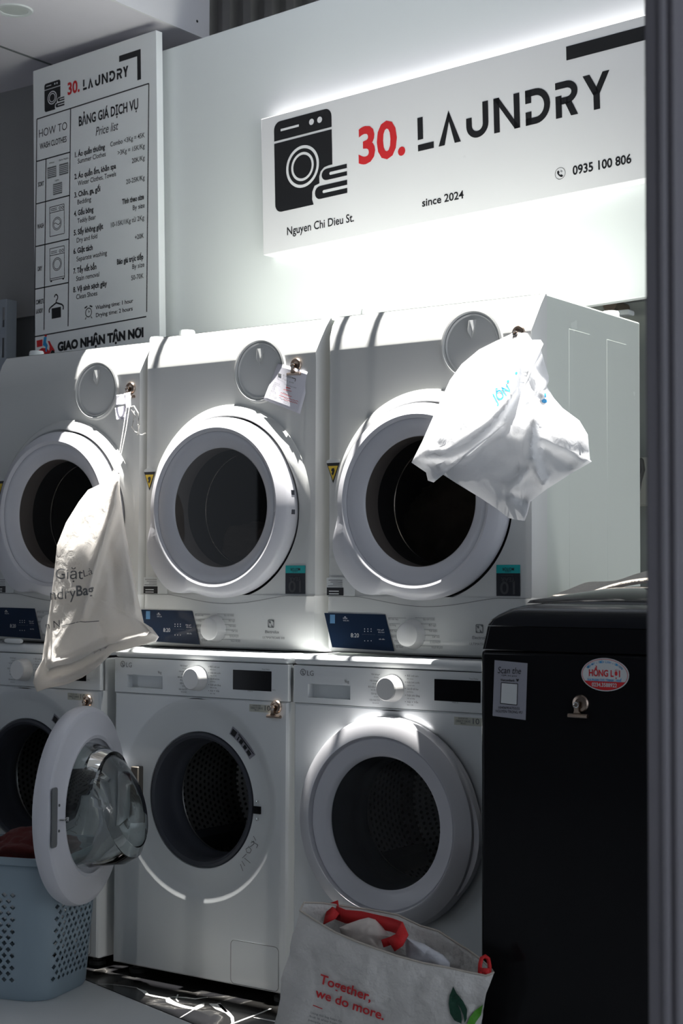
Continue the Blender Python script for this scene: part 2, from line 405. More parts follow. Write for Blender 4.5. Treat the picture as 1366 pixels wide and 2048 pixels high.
# ================================================================== SIGN AND PRICE BOARD
def logo(mk, mw, B, ex, up, W, H):
    # a washing machine with two folded towels: black body mk, white lines mw
    p = lambda u, v: B + ex*(u*W) + up*(v*H)
    r = .11
    arc = lambda cx, cy, a0, a1, rx, ry, n=6: [p(cx+rx*cos(radians(a0+(a1-a0)*k/n)), cy+ry*sin(radians(a0+(a1-a0)*k/n))) for k in range(n+1)]
    ry = r*W/H*1.0
    mk.poly(arc(1-r, 1-ry, 0, 90, r, ry)+arc(r, 1-ry, 90, 180, r, ry)+[p(0, .79), p(1, .79)])
    body = [p(0, .765)]+arc(r, ry, 180, 270, r, ry)+[p(.67, 0), p(.645, .06), p(.65, .14), p(.69, .20), p(.775, .215), p(.775, .29), p(.80, .34), p(.86, .375), p(.94, .385), p(1, .385), p(1, .765)]
    mk.poly(body)
    for (v0, v1, ul) in ((.232, .355, .82), (.045, .185, .70)):
        m = (v0+v1)/2; rr = (v1-v0)/2
        mk.poly([p(1.24, v1)]+arc(ul+.08, m, 90, 270, .085, rr, 8)+[p(1.24, v0)])
        mw.poly([p(x, y) + WN*.0004 for x, y in ((1.25, m+.016), (ul+.14, m+.016), (ul+.125, m), (ul+.14, m-.016), (1.25, m-.016))])
    lift = WN*.0004
    c = p(.49, .44)+lift
    ring_faces(mw, c, ex, up, .285*W, .245*W); ring_faces(mw, c, ex, up, .195*W, .160*W)
    mw.poly([q+lift for q in [p(.12, .885), p(.12, .91), p(.44, .91), p(.44, .885)]])
    for u in (.66, .80): mw.poly([q+lift for q in disc_pts(p(u, .90), ex, up, .042*W, 14)])
def stencil(mb, B, ex, up, xs, h, wd):
    # LAUNDRY in cut letters; xs = left and right of each letter, wd = stroke width
    def P(x, y): return B + ex*x + up*y
    def bar(a, b, w_):
        a = V(a); b = V(b); t = (b-a).normalized(); n = V((-t.y, t.x))*(w_/2)
        mb.poly([P(*(a-n)), P(*(b-n)), P(*(b+n)), P(*(a+n))])
    def arc(cx, cy, rx, ry, a0, a1, w_, n=14):
        o = [P(cx+rx*cos(radians(a0+(a1-a0)*k/n)), cy+ry*sin(radians(a0+(a1-a0)*k/n))) for k in range(n+1)]
        i = [P(cx+(rx-w_)*cos(radians(a0+(a1-a0)*k/n)), cy+(ry-w_)*sin(radians(a0+(a1-a0)*k/n))) for k in range(n+1)]
        mb.add(o+i, [(k, k+1, n+2+k, n+1+k) for k in range(n)])
    w2 = wd/2
    l, r = xs[0]; bar((l+w2, h*.34), (l+w2, h), wd); bar((l, w2), (r, w2), wd)
    l, r = xs[1]; m = (l+r)/2
    mb.poly([P(l, 0), P(l+wd*1.1, 0), P(m+wd*.1, h*.78), P(m-w2*.2, h)]); mb.poly([P(r, 0), P(r-wd*1.1, 0), P(m-wd*.25, h*.80), P(m-w2*.2, h)])
    l, r = xs[2]; q = (r-l)/2; bar((l+w2, h*.96), (l+w2, q), wd) if 0 else bar((l+w2, h*.62), (l+w2, q), wd); bar((r-w2, h), (r-w2, q), wd); arc((l+r)/2, q, q, q, 180, 360, wd)
    l, r = xs[3]; bar((l+w2, 0), (l+w2, h), wd); bar((r-w2, 0), (r-w2, h), wd); mb.poly([P(l+wd*.9, h), P(l, h), P(r-wd*.9, 0), P(r, 0)])
    l, r = xs[4]; bar((l+w2, 0), (l+w2, h*.38), wd); bar((l+w2, h*.62), (l+w2, h), wd); bar((l, h-w2), (l+(r-l)*.45, h-w2), wd); bar((l, w2), (l+(r-l)*.45, w2), wd); arc(l+(r-l)*.42, h/2, (r-l)*.58, h/2, -90, 90, wd)
    l, r = xs[5]; bar((l+w2, 0), (l+w2, h*.62), wd); bar((l, h-w2), (l+(r-l)*.55, h-w2), wd); arc(l+(r-l)*.5, h*.68, (r-l)*.5, h*.32, -90, 90, wd); bar((l+(r-l)*.2, h*.36+w2), (l+(r-l)*.55, h*.36+w2), wd); mb.poly([P(l+(r-l)*.42, h*.4), P(l+(r-l)*.72, h*.4), P(r, 0), P(r-wd*1.15, 0)])
    l, r = xs[6]; m = (l+r)/2; bar((m, 0), (m, h*.5), wd); mb.poly([P(l, h), P(l+wd*1.1, h), P(m+w2, h*.45), P(m-w2, h*.40)]); mb.poly([P(r, h), P(r-wd*1.1, h), P(m-w2*.4, h*.56), P(m+w2, h*.42)])
# ---- shop sign
SO = .05
s0, t1 = wst(522, 238, SO); _, t0 = wst(524, 512, SO); s1, _ = wst(1290, 30, SO); s1 += .16
st_ = wst(1290, 30, SO); t1 = (t1+st_[1])/2; t0 = (t0+wst(1292, 355, SO)[1])/2
sign = thing('shop_sign', 'large white sign with laundry logo and phone number on the white wall panel', 'sign', wpt((s0+s1)/2, t0, 0))
wall_box(s0, s1, t0, t1, .001, SO).build('sign_face', 'sign', sign, world=True, bevel=.002)
OF = SO+.0007
k4 = lambda x, y: wall_px(500+x/1.577, y/1.577, OF)
k4h = lambda x, y, hh: hh/1.577*depth(k4(x, y))/F
mk, mw = MB(), MB()
B = k4(80, 672); Wd = (k4(262, 634)-B).dot(WEX); Hh = (k4(80, 386)-B).dot(WUP)
logo(mk, mw, B, WEX, WUP, Wd, Hh)
mk.build('logo', 'ink', sign, world=True, smooth=False, clean=False); mw.build('logo_lines', 'sign', sign, world=True, smooth=False, clean=False)
mb = MB()
B = k4(530, 478); xs = [((k4(a, ya)-B).dot(WEX), (k4(b, yb)-B).dot(WEX)) for a, ya, b, yb in ((530, 478, 580, 466), (595, 462, 665, 445), (683, 440, 753, 424), (770, 420, 852, 401), (870, 396, 948, 378), (965, 374, 1035, 357), (1052, 353, 1137, 334))]
stencil(mb, B, WEX, WUP, xs, (k4(530, 372)-B).dot(WUP), xs[0][1]*.34)
mb.build('shop_name', 'ink', sign, world=True, smooth=False, clean=False); mb = MB()
write(mb, 'Nguyen Chi Dieu St.', k4(117, 742), k4(117, 742)+WEX*(k4(328, 698)-k4(117, 742)).dot(WEX), WUP, k4h(117, 742, 25), .012); mb.build('street_name', 'ink', sign, world=True, smooth=False, clean=False); mb = MB()
write(mb, 'since 2024', k4(543, 652), k4(543, 652)+WEX*(k4(674, 628)-k4(543, 652)).dot(WEX), WUP, k4h(543, 652, 24), .018); mb.build('since_line', 'ink', sign, world=True, smooth=False, clean=False); mb = MB()
write(mb, '0935 100 806', k4(1018, 552), k4(1018, 552)+WEX*(k4(1203, 515)-k4(1018, 552)).dot(WEX), WUP, k4h(1018, 552, 28), .022); mb.build('telephone_number', 'ink', sign, world=True, smooth=False, clean=False); mb = MB()
# telephone mark
c = k4(978, 547); R_ = .0165
ring_faces(mb, c, WEX, WUP, R_, R_*.93)
q = lambda x, y: c + WEX*(x*R_) + WUP*(y*R_)
mb.poly([q(-.55, .42), q(-.32, .58), q(-.08, .22), q(-.24, .04), q(.02, -.28), q(.24, -.18), q(.56, -.46), q(.36, -.66), q(.1, -.62), q(-.3, -.3), q(-.56, .1)])
for rr in (.22, .38):
    for k in range(5):
        a0, a1 = radians(5+16*k), radians(21+16*k)
        line(mb, q(.05+rr*cos(a0), .12+rr*sin(a0)), q(.05+rr*cos(a1), .12+rr*sin(a1)), R_*.07, WN)
mb.build('telephone_mark', 'ink', sign, world=True, smooth=False, clean=False)
mb = MB(); P = k4(343, 517); write(mb, '30.', P, P+WEX*(k4(490, 487)-P).dot(WEX), WUP, k4h(343, 517, 110), .03); mb.build('number', 'red_ink', sign, world=True, smooth=False, clean=False)
mb = MB(); a = k4(998, 191); b = k4(998, 147); L = .345; hh = (b-a).dot(WUP)
mb.poly([a, a+WEX*(L-hh), a+WEX*(L-hh)-WUP*.16, a+WEX*L-WUP*.16, a+WEX*L+WUP*hh, a+WUP*hh]); mb.build('corner_mark', 'ink', sign, world=True, smooth=False, clean=False)
# ---- price board
BO = .05
s0, t1 = wst(66, 145, BO); s1, t1b = wst(312, 57, BO); t1 = (t1+t1b)/2
board = thing('price_board', 'tall white laundry price list board on the wall behind the left dryer', 'sign board', wpt((s0+s1)/2, 1.72, .0))
wall_box(s0, s1, 1.72, t1, .02, BO).build('board_face', 'board', board, world=True, bevel=.0015)
OF2 = BO+.0007
bz = lambda x, y, oy: wall_px(50+x/4.879, oy+y/4.879, OF2)
def bt(mb, s, x0, y0, x1, y1, h, oy=180, bold=0, shear=0):
    P = bz(x0, y0, oy); Q = bz(x1, y1, oy); P2 = P + WUP*((Q-P).dot(WUP)/2); write(mb, s, P2, P2+WEX*(Q-P).dot(WEX), WUP, h/4.879*depth(P)/F, bold, shear)
def bline(*a, **k):
    mb = MB(); bt(mb, *a, **k); mb.build('price_line', 'ink', board, world=True, smooth=False, clean=False)
H1, H2, BD = 50, 46, .03
bline('BẢNG GIÁ DỊCH VỤ', 525, 352, 1105, 182, 92, bold=.025)
bline('Price list', 690, 450, 905, 385, 85, shear=.35)
bline('HOW TO', 137, 462, 410, 388, 78, bold=-.006)
bline('WASH CLOTHES', 145, 578, 405, 505, 55, bold=.012)
for s, *q in (('1. Áo quần thường', 487, 655, 780, 580), ('2. Áo quần ấm, khăn spa', 482, 868, 888, 768), ('3. Chăn, ga, gối', 482, 1052, 735, 985), ('Tính theo size', 948, 1118, 1160, 1062), ('4. Gấu bông', 478, 1230, 668, 1190), ('5. Sấy không giặt', 476, 1422, 762, 1350)): bline(s, *q, H1, bold=BD)
for s, *q in (('Summer Clothes', 515, 718, 788, 645), ('Combo <3Kg = 45K', 832, 558, 1168, 455), ('>3Kg = 15K/Kg', 905, 635, 1168, 568), ('20K/Kg', 1043, 713, 1168, 683), ('Winter Clothes, Towels', 515, 935, 888, 838), ('20-25K/Kg', 987, 915, 1168, 878), ('Bedding', 512, 1118, 645, 1085), ('By size', 1052, 1175, 1168, 1142), ('Teddy Bear', 512, 1305, 690, 1255), ('10-15K/1Kg từ 2Kg', 838, 1335, 1163, 1270)): bline(s, *q, H2, bold=.006)
for s, *q in (('6. Giặt tách', 473, 428, 660, 388), ('7. Tẩy vết bẩn', 472, 622, 697, 575), ('Báo giá trực tiếp', 898, 532, 1155, 478), ('8. Vệ sinh sạch giày', 470, 803, 800, 740)): bline(s, *q, H1, 420, BD)
for s, *q in (('Dry and fold', 505, 318, 705, 275), ('+20K', 1072, 288, 1160, 272), ('Separate washing', 503, 500, 800, 440), ('By size', 1047, 578, 1165, 550), ('Stain removal', 500, 693, 725, 648), ('50-70K', 1037, 688, 1157, 660), ('Clean Shoes', 500, 873, 705, 830)): bline(s, *q, H2, 420, .006)
bline('Washing time: 1 hour', 688, 970, 1055, 905, 38, 420, .014); bline('Drying time: 2 hours', 692, 1045, 1050, 980, 38, 420, .014)
for s, oy, *q in (('SORT', 180, 127, 945, 185, 930), ('WASH', 180, 120, 1355, 185, 1340), ('DRY', 420, 125, 597, 168, 585), ('COMPLETE', 420, 107, 922, 182, 908), ('LAUNDRY', 420, 107, 1012, 175, 1000)): bline(s, *q, 42, oy, .02)
mb = MB(); bt(mb, 'GIAO NHẬN TẬN NƠI', 318, 1370, 1157, 1240, 80, 420, .06); mb.build('delivery_lettering', 'ink', board, world=True, smooth=False, clean=False)
# ruled frame
mb = MB(); LW = .0042
z1p = lambda x, y: wall_px(x/3.252, y/3.252, OF2); z2p = lambda x, y: bz(x, y, 180); z3p = lambda x, y: bz(x, y, 420)
for a, b in ((z1p(240, 775), z1p(968, 543)), (z1p(240, 775), z3p(92, 1195)), (z1p(968, 543), z3p(1187, 995)), (z2p(445, 185), z3p(420, 1135)), (z2p(205, 675), z3p(185, 1170)), (z2p(115, 697), z2p(438, 607)), (z2p(110, 1112), z2p(435, 1028)), (z3p(105, 357), z3p(430, 283)), (z3p(97, 773), z3p(425, 708)), (z3p(92, 1237), z3p(1183, 1040))): line(mb, a, b, LW, WN)
mb.build('ruled_lines', 'ink', board, world=True, smooth=False, clean=False)
# icons, each its own part
def rect_line(mb, c, w_, h_, lw):
    P = [c+WEX*x+WUP*y for x, y in ((-w_/2, -h_/2), (w_/2, -h_/2), (w_/2, h_/2), (-w_/2, h_/2))]
    pline(mb, P+[P[0]], lw, WN)
UX = (z2p(380, 1110)-z2p(245, 1140)).dot(WEX)/135      # metres per zoomed pixel along the board
UY = 1/4.879*depth(z2p(300, 1200))/F
mb = MB()
for c in (z2p(262, 802), z2p(378, 770), z2p(318, 962)):
    for k in range(6): a = c+WUP*((-45+18*k)*UY); line(mb, a-WEX*(40*UX), a+WEX*(40*UX), 10*UY, WN)
    rect_line(mb, c, 84*UX, 106*UY, .0015)
for s, x0, y0, x1, y1 in (('Whites', 236, 722, 285, 710), ('Darks Brights', 332, 695, 424, 668), ('Lights', 293, 892, 332, 880)): bt(mb, s, x0, y0, x1, y1, 15, bold=.01)
mb.build('towel_icon', 'grey_ink', board, world=True, smooth=False, clean=False)
for c, kind in ((z2p(312, 1272), 0), (z3p(313, 520), 1)):
    mb = MB(); rect_line(mb, c, 140*UX, (290 if not kind else 315)*UY, .0022)
    top = c+WUP*(88*UY); line(mb, top-WEX*(70*UX), top+WEX*(70*UX), .0022, WN)
    cc = c-WUP*(32*UY if not kind else 8*UY)
    for ro in (.0235, .0185): ring_faces(mb, cc, WEX, WUP, ro, ro-.002)
    for x in (30, 55): ring_faces(mb, c+WEX*(x*UX)+WUP*(115*UY), WEX, WUP, .0055, .0036, 16)
    for y in (108, 124): a = c+WUP*(y*UY)-WEX*(60*UX); line(mb, a, a+WEX*(60*UX), .002, WN)
    if not kind: pline(mb, [cc+WEX*x+WUP*y for x, y in ((-.018, 0), (-.009, .004), (0, -.001), (.009, -.005), (.018, .002))], .002, WN)
    else:
        a = c-WUP*(140*UY); line(mb, a-WEX*(70*UX), a+WEX*(70*UX), .002, WN)
        for x in (-58, 58): line(mb, c+WEX*(x*UX)-WUP*(158*UY), c+WEX*(x*UX)-WUP*(172*UY), .008, WN)
    mb.build('washer_icon', 'ink', board, world=True, smooth=False, clean=False)
mb = MB(); c = z3p(305, 960)
P = lambda x, y: c+WEX*(x*UX)+WUP*(y*UY)
mb.poly([P(-45, -95), P(45, -95), P(45, 8), P(-45, 8)])
pline(mb, [P(0, 50), P(0, 75), P(12, 90), P(16, 115), P(2, 138), P(-14, 128), P(-16, 112)], .0045, WN)
pline(mb, [P(-68, -30), P(-70, 0), P(-58, 18), P(0, 55), P(55, 28), P(70, 5), P(66, -25)], .0055, WN)
mb.build('hanger_icon', 'ink', board, world=True, smooth=False, clean=False)
mb = MB(); c = z3p(620, 1000)
ring_faces(mb, c, WEX, WUP, 46*UY, 37*UY, 28); line(mb, c, c+WUP*(26*UY), .002, WN); line(mb, c, c+WUP*(12*UY)+WEX*(14*UX), .002, WN)
for sg in (-1, 1): line(mb, c+WEX*(sg*12*UX)+WUP*(62*UY), c+WEX*(sg*36*UX)+WUP*(48*UY), .005, WN); line(mb, c+WEX*(sg*22*UX)-WUP*(42*UY), c+WEX*(sg*32*UX)-WUP*(62*UY), .003, WN)
mb.build('clock_icon', 'ink', board, world=True, smooth=False, clean=False)
# delivery scooter print
mb = MB(); Q = lambda x, y: z3p(x, y)
mb.poly([Q(113, 1275), Q(170, 1262), Q(170, 1328), Q(116, 1340)])
mb.poly([Q(120, 1420), Q(130, 1372), Q(165, 1345), Q(215, 1350), Q(235, 1375), Q(240, 1330), Q(222, 1278), Q(240, 1278), Q(255, 1310), Q(290, 1370), Q(285, 1385), Q(255, 1372), Q(240, 1410), Q(170, 1424)])
mb.poly([Q(190, 1222), Q(205, 1212), Q(216, 1226), Q(206, 1238), Q(192, 1234)])
mb.build('scooter_print', 'red_ink', board, world=True, smooth=False, clean=False)
mb = MB(); up_ = WN*.0003
mb.poly([p+up_ for p in (Q(186, 1240), Q(212, 1236), Q(206, 1290), Q(222, 1320), Q(212, 1385), Q(200, 1380), Q(200, 1335), Q(174, 1320))]); mb.build('rider_print', 'blue_ink', board, world=True, smooth=False, clean=False)
for x, y in ((148, 1428), (270, 1398)): mb = MB(); mb.poly([p+up_ for p in disc_pts(Q(x, y), WEX, WUP, .011, 20)]); mb.build('wheel_print', 'ink', board, world=True, smooth=False, clean=False)
# small logo on the board
z1q = lambda x, y: wall_px(x/3.252, y/3.252, OF2)
mk, mw = MB(), MB(); B = z1q(290, 732); logo(mk, mw, B, WEX, WUP, (z1q(394, 699)-B).dot(WEX), (z1q(290, 548)-B).dot(WUP))
mk.build('logo', 'ink', board, world=True, smooth=False, clean=False); mw.build('logo_lines', 'board', board, world=True, smooth=False, clean=False)
mb = MB(); B = z1q(540, 588); xr = [(540, 565), (572, 606), (618, 652), (662, 702), (712, 750), (760, 795), (800, 835)]
xs = [((z1q(a, 588-.32*(a-540))-B).dot(WEX), (z1q(b, 588-.32*(b-540))-B).dot(WEX)) for a, b in xr]
stencil(mb, B, WEX, WUP, xs, (z1q(540, 520)-B).dot(WUP), xs[0][1]*.40)
a = z1q(775, 404); L = (z1q(915, 355)-a).dot(WEX); hh = .0215; dn = (z1q(915, 330)-z1q(915, 528)).dot(WUP)
mb.poly([a, a+WEX*(L-hh*.8), a+WEX*(L-hh*.8)-WUP*(dn-hh), a+WEX*L-WUP*(dn-hh), a+WEX*L+WUP*hh, a+WUP*hh])
mb.build('shop_name', 'ink', board, world=True, smooth=False, clean=False)
mb = MB(); P = z1q(440, 617); write(mb, '30.', P, P+WEX*(z1q(518, 594)-P).dot(WEX), WUP, 76/3.252*depth(P)/F, .03); mb.build('number', 'red_ink', board, world=True, smooth=False, clean=False)

# ================================================================== FRONT-LOAD WASHERS
def plate(mb, cx, cz, prof, rects, n=96, yf=None):
    """front panel: rings of revolution [(r, y)] grown out to rectangles [(x0, x1, z0, z1, y)]"""
    x0, x1, z0, z1, _ = rects[0]
    th = [2*pi*i/n for i in range(n)] + [atan2(z-cz, x-cx) % (2*pi) for x in (x0, x1) for z in (z0, z1)]
    th = sorted(set(round(t, 6) for t in th)); loops = []
    for r, y in prof: loops.append([V((cx+r*cos(t), yf(t, y) if yf else y, cz+r*sin(t))) for t in th])
    base = []
    for t in th:
        dx, dz = cos(t), sin(t); k = []
        if dx > 1e-9: k.append((x1-cx)/dx)
        if dx < -1e-9: k.append((x0-cx)/dx)
        if dz > 1e-9: k.append((z1-cz)/dz)
        if dz < -1e-9: k.append((z0-cz)/dz)
        m = min(k); base.append(((cx+m*dx-x0)/(x1-x0), (cz+m*dz-z0)/(z1-z0)))
    for a0, a1, b0, b1, y in rects: loops.append([V((a0+u*(a1-a0), y, b0+v*(b1-b0))) for u, v in base])
    return mb.loft(loops, caps=False)
def lg(px, py, y=0): p = at(px, py, y); return V((p.x-.3, y, p.z-FZ))          # washer-local point from a pixel of the middle washer
N_ = V((0, -1, 0)); X_ = V((1, 0, 0)); Z_ = V((0, 0, 1))
def patch(mb, a, b, y, yb=None):          # rectangle between two local corner points
    x0, x1 = sorted((a.x, b.x)); z0, z1 = sorted((a.z, b.z)); mb.box(x0, x1, y, (yb if yb is not None else 0), z0, z1)
RY = .013
DC = (-.001, .49)                          # door centre in washer-local x, z
def make_washer(open_door, name_label, mtx):
    t = thing('washing_machine', name_label, 'washing machine', mtx, 'white front-loading washing machines')
    mb = MB().box(-.298, .298, .012, .55, .03, .849, skip='f').build('body', 'enamel', t, bevel=.004)
    prof = [(.172, .05), (.1745, .022), (.179, .0145), (.190, .014), (.225, .014), (.241, .0085), (.254, .002), (.264, 0), (.266, 0)]
    mb = plate(MB(), DC[0], DC[1], prof, [(-.2905, .2905, .0375, .7535, 0), (-.292, .292, .036, .755, 0), (-.2975, .2975, .032, .759, .004), (-.298, .298, .0315, .7595, .02)])
    mb.build('front_panel', 'enamel', t, ang=28)
    # control panel with drawer recess
    a = lg(254, 1345); b = lg(325, 1376); sx0, sx1 = a.x, b.x; sz1 = lg(254, 1349).z; sz0 = sz1-.034
    mb = MB(); X = [-.298, sx0, sx1, .298]; Zc = [.7605, sz0, sz1, .8535]
    for i in range(3):
        for j in range(3):
            if i == 1 and j == 1: mb.box(X[1], X[2], .0, .022, Zc[1], Zc[2], skip='f')
            else: mb.add([(X[i], 0, Zc[j]), (X[i+1], 0, Zc[j]), (X[i+1], 0, Zc[j+1]), (X[i], 0, Zc[j+1])], [(0, 1, 2, 3)])
    mb.add([(-.298, 0, .7605), (.298, 0, .7605), (.298, .02, .7605), (-.298, .02, .7605), (-.298, 0, .8535), (.298, 0, .8535), (.298, .02, .8535), (-.298, .02, .8535)], [(0, 1, 2, 3), (4, 5, 6, 7), (0, 3, 7, 4), (1, 2, 6, 5)])
    cp = mb.build('control_panel', 'enamel', t, smooth=False)
    mb = MB(); d0 = lg(466, 1342); mb.box(lg(466, 1360).x, lg(543, 1360).x, -.0012, .001, lg(505, 1381).z, lg(505, 1341).z); mb.build('display', 'black_gloss', cp, bevel=.001)
    mb = MB(); k = lg(396, 1357); mb.lathe([(0, -.031), (.026, -.031), (.0285, -.029), (.0325, -.003), (.033, 0)], (k.x, 0, k.z), 48); mb.build('knob', 'knob', t)
    # printing on the panel
    mb = MB(); y = -.0008
    c = lg(246, 1328); ring_faces(mb, V((c.x, y, c.z)), X_, Z_, .0085, .0068, 24); mb.poly([V((c.x+a_, y, c.z+b_)) for a_, b_ in ((-.001, -.005), (-.001, .004), (.001, .004), (.001, -.003), (.005, -.003), (.005, -.005))])
    mb.poly(disc_pts(V((c.x-.0035, y, c.z+.002)), X_, Z_, .0013, 10)); mb.build('maker_mark', 'grey_ink', t, smooth=False, clean=False); mb = MB()
    p = lg(253, 1334); P = V((p.x, y, p.z)); write(mb, 'LG', P, P+X_*.020, Z_, .0125); mb.build('maker_name', 'grey_ink', t, smooth=False, clean=False); mb = MB()
    p = lg(316, 1347); P = V((p.x, y, p.z)); write(mb, '9kg', P, P+X_*.013, Z_, .007); mb.build('capacity_text', 'grey_ink', t, smooth=False, clean=False); mb, mb_r = MB(), MB()
    dz = (lg(358, 1334).z-lg(358, 1376).z)/4.6
    L = ('Vải bông', 'Vải bông+', 'Đồ hỗn hợp', 'Giặt tay/len', 'Giặt nhanh 30'); Rr = ('Đồ trẻ em', 'Giặt hơi nước', 'Giặt đồ thể thao', 'Giặt yên lặng', 'Xả + Vắt')
    for i in range(5):
        z = k.z+.030-i*.0155
        for txt, x0, x1 in ((L[i], k.x-.062-.004*(i % 3), k.x-.040), (Rr[i], k.x+.042, k.x+.074+.004*(i % 2))):
            q_ = mb if x0 < k.x else mb_r
            write(q_, txt, V((x0, y, z)), V((x1, y, z)), Z_, .0042); write(q_, txt, V((x0+.008 if x0 < k.x else x0, y, z-.0065)), V((x1 if x0 < k.x else x1-.014, y, z-.0065)), Z_, .0028)
        mb_r.poly(disc_pts(V((k.x+.0375, y, z+.002)), X_, Z_, .0011, 8)); mb.poly(disc_pts(V((k.x-.0375, y, z+.002)), X_, Z_, .0011, 8))
    mb.build('program_text', 'grey_ink', t, smooth=False, clean=False); mb_r.build('program_text', 'grey_ink', t, smooth=False, clean=False)
    for (x, yy, wd) in ((524, 1340, .025), (496, 1383, .016), (545, 1381, .010)):
        mb = MB(); p = lg(x, yy); write(mb, 'Time Delay' if wd > .02 else 'Hold 3s', V((p.x, y, p.z)), V((p.x+wd, y, p.z)), Z_, .0035); mb.build('panel_note', 'grey_ink', t, smooth=False, clean=False)
    MB().box(-.299, .299, -.003, .552, .8545, .88).build('top_panel', 'enamel', t, bevel=.011)
    # sticker
    mb = MB(); a = lg(499, 1408); b = lg(549, 1426); mb.box(a.x, b.x, -.0006, .001, b.z, a.z); sk = mb.build('sticker', 'label_beige', t, smooth=False)
    mb = MB(); y = -.0011
    for s, x0, x1, zz, hh in (('INVERTER', 506, 522, 1412, .003), ('DIRECT DRIVE', 502, 526, 1417.5, .005), ('Motor', 510, 519, 1421, .0028)):
        p, q = lg(x0, zz), lg(x1, zz); write(mb, s, V((p.x, y, p.z)), V((q.x, y, p.z)), Z_, hh, .01)
    p, q = lg(530, 1421), lg(541, 1421); write(mb, '10', V((p.x, y, p.z)), V((q.x, y, p.z)), Z_, .0125, .01)
    mb.build('sticker_text', 'grey_ink', sk, smooth=False, clean=False)
    # lint filter cover
    mb = MB(); a = lg(462, 1882); b = lg(557, 1975); R = [(x, z) for x, z in rrect(a.x, b.x, .036+.0, lg(510, 1887).z, .012)]
    mb.poly([V((x, -.0006, z)) for x, z in R], (0, 1, 0), .001); fc = mb.build('filter_cover', 'enamel', t, smooth=False)
    mb = MB(); P = [V((x, -.0007, z)) for x, z in R]; pline(mb, P+[P[0]], .0016, N_); mb.build('cover_seam', 'seam', fc, smooth=False, clean=False)
    mb = MB().box(-.298, .298, .004, .03, .7596, .7604).build('panel_seam', 'seam', t, smooth=False)
    # gasket, drum
    c3 = (DC[0], 0, DC[1])
    MB().lathe([(.177, .030), (.1745, .013), (.168, .010), (.161, .015), (.154, .040), (.158, .070), (.152, .085), (.147, .095), (.147, .108), (.18, .11)], c3).build('door_gasket', 'rubber', t)
    mb = MB(); n = 96; prof = [(.150, .118), (.153, .113), (.158, .114), (.235, .125), (.242, .14), (.242, .40), (.22, .43), (.10, .44), (.0005, .44)]
    mb.lathe(prof, c3, n); me = None
    dr = mb.build('drum', 'drum', t, clean=False)
    me = dr.data; uv = me.uv_layers.new(name='uv'); K = len(prof); Ls = [0]
    for (a_, b_), (c_, d_) in zip(prof, prof[1:]): Ls.append(Ls[-1]+sqrt((a_-c_)**2+(b_-d_)**2))
    for poly in me.polygons:
        i = poly.index//(K-1)
        for li, vi in zip(poly.loop_indices, poly.vertices):
            ii, jj = divmod(vi, K)
            if i == n-1 and ii == 0: ii = n
            uv.data[li].uv = (ii/n*84, Ls[jj]/.018 if jj > 2 else -.9)
    me.polygons.foreach_set('use_smooth', [True]*len(me.polygons))
    bm = bmesh.new(); bm.from_mesh(me); bm.normal_update(); bmesh.ops.recalc_face_normals(bm, faces=bm.faces); bm.to_mesh(me); bm.free()
    MB().lathe([(.149, .110), (.152, .108), (.155, .112), (.152, .118), (.149, .110)], c3).build('drum_lip', 'chrome', t)
    for i in range(3):
        an = radians(100+120*i); mb = MB(); ca, sa = cos(an), sin(an)
        lo = []
        for yy, hgt in ((.15, .02), (.17, .05), (.38, .05), (.41, .02)):
            lo.append([V((c3[0]+(.241-h_)*ca - w_*sa, yy, c3[2]+(.241-h_)*sa + w_*ca)) for w_, h_ in ((-.035, 0), (-.012, hgt), (.012, hgt), (.035, 0))])
        mb.loft(lo).build('drum_paddle', 'rubber', t)
    # latch and hinge on the front ring
    y = RY; p = lg(515, 1620, RY)
    mb = MB().box(p.x-.011, p.x+.011, y-.004, y+.006, p.z-.0095, p.z+.0095); la = mb.build('latch', 'black_gloss', t, smooth=False)
    mb = MB()
    for py in (1604, 1639): q = lg(515, py, RY); MB().lathe([(0, -.003), (.004, -.002), (.005, .002)], (q.x, y, q.z), 14).build('latch_screw', 'chrome', la)
    if open_door:
        # ring sticker and warning print, seen with the door open
        def ring_sticker(r0_, r1_, a0, a1, m, nm, yy=-.0008):
            mb = MB(); n = 10; f = lambda r: RY
            A = [V((DC[0]+r*cos(radians(a0+(a1-a0)*k/n)), f(r)+yy, DC[1]+r*sin(radians(a0+(a1-a0)*k/n)))) for r in (r0_, r1_) for k in range(n+1)]
            mb.add(A, [(k, k+1, n+2+k, n+1+k) for k in range(n)]); return mb.build(nm, m, t, smooth=False, clean=False)
        rs = ring_sticker(.203, .226, 61, 35, 'label_grey', 'ring_sticker')
        mb = MB(); f = lambda r: RY-.0016
        for k, (a0, a1, r_0, r_1) in enumerate(((60, 55.5, .206, .222), (53, 52, .206, .217), (50.5, 47.5, .206, .217), (45.5, 42.5, .206, .216), (41, 37, .206, .217), (54, 36, .2215, .2235), (54, 40, .219, .2205))):
            A = [V((DC[0]+r*cos(radians(a_)), f(r), DC[1]+r*sin(radians(a_)))) for r, a_ in ((r_0, a0), (r_1, a0), (r_1, a1), (r_0, a1))]
            mb.add(A, [(0, 1, 2, 3)])
        mb.build('sticker_marks', 'ink', rs, smooth=False, clean=False)
        mb = MB(); f = lambda p: V((p.x, RY-.0005, p.z))
        for pts in (((507, 1672), (512, 1681)), ((497, 1692), (503, 1700), (500, 1706), (494, 1705), (492, 1698), (498, 1694)), ((500, 1694), (508, 1688), (508, 1682), (502, 1686)), ((493, 1708), (485, 1716)), ((489, 1716), (501, 1726)), ((484, 1722), (490, 1732)), ((481, 1728), (486, 1742)), ((503, 1682), (516, 1690), (513, 1696))):
            pline(mb, [f(lg(*q, RY)) for q in pts], .0016, N_)
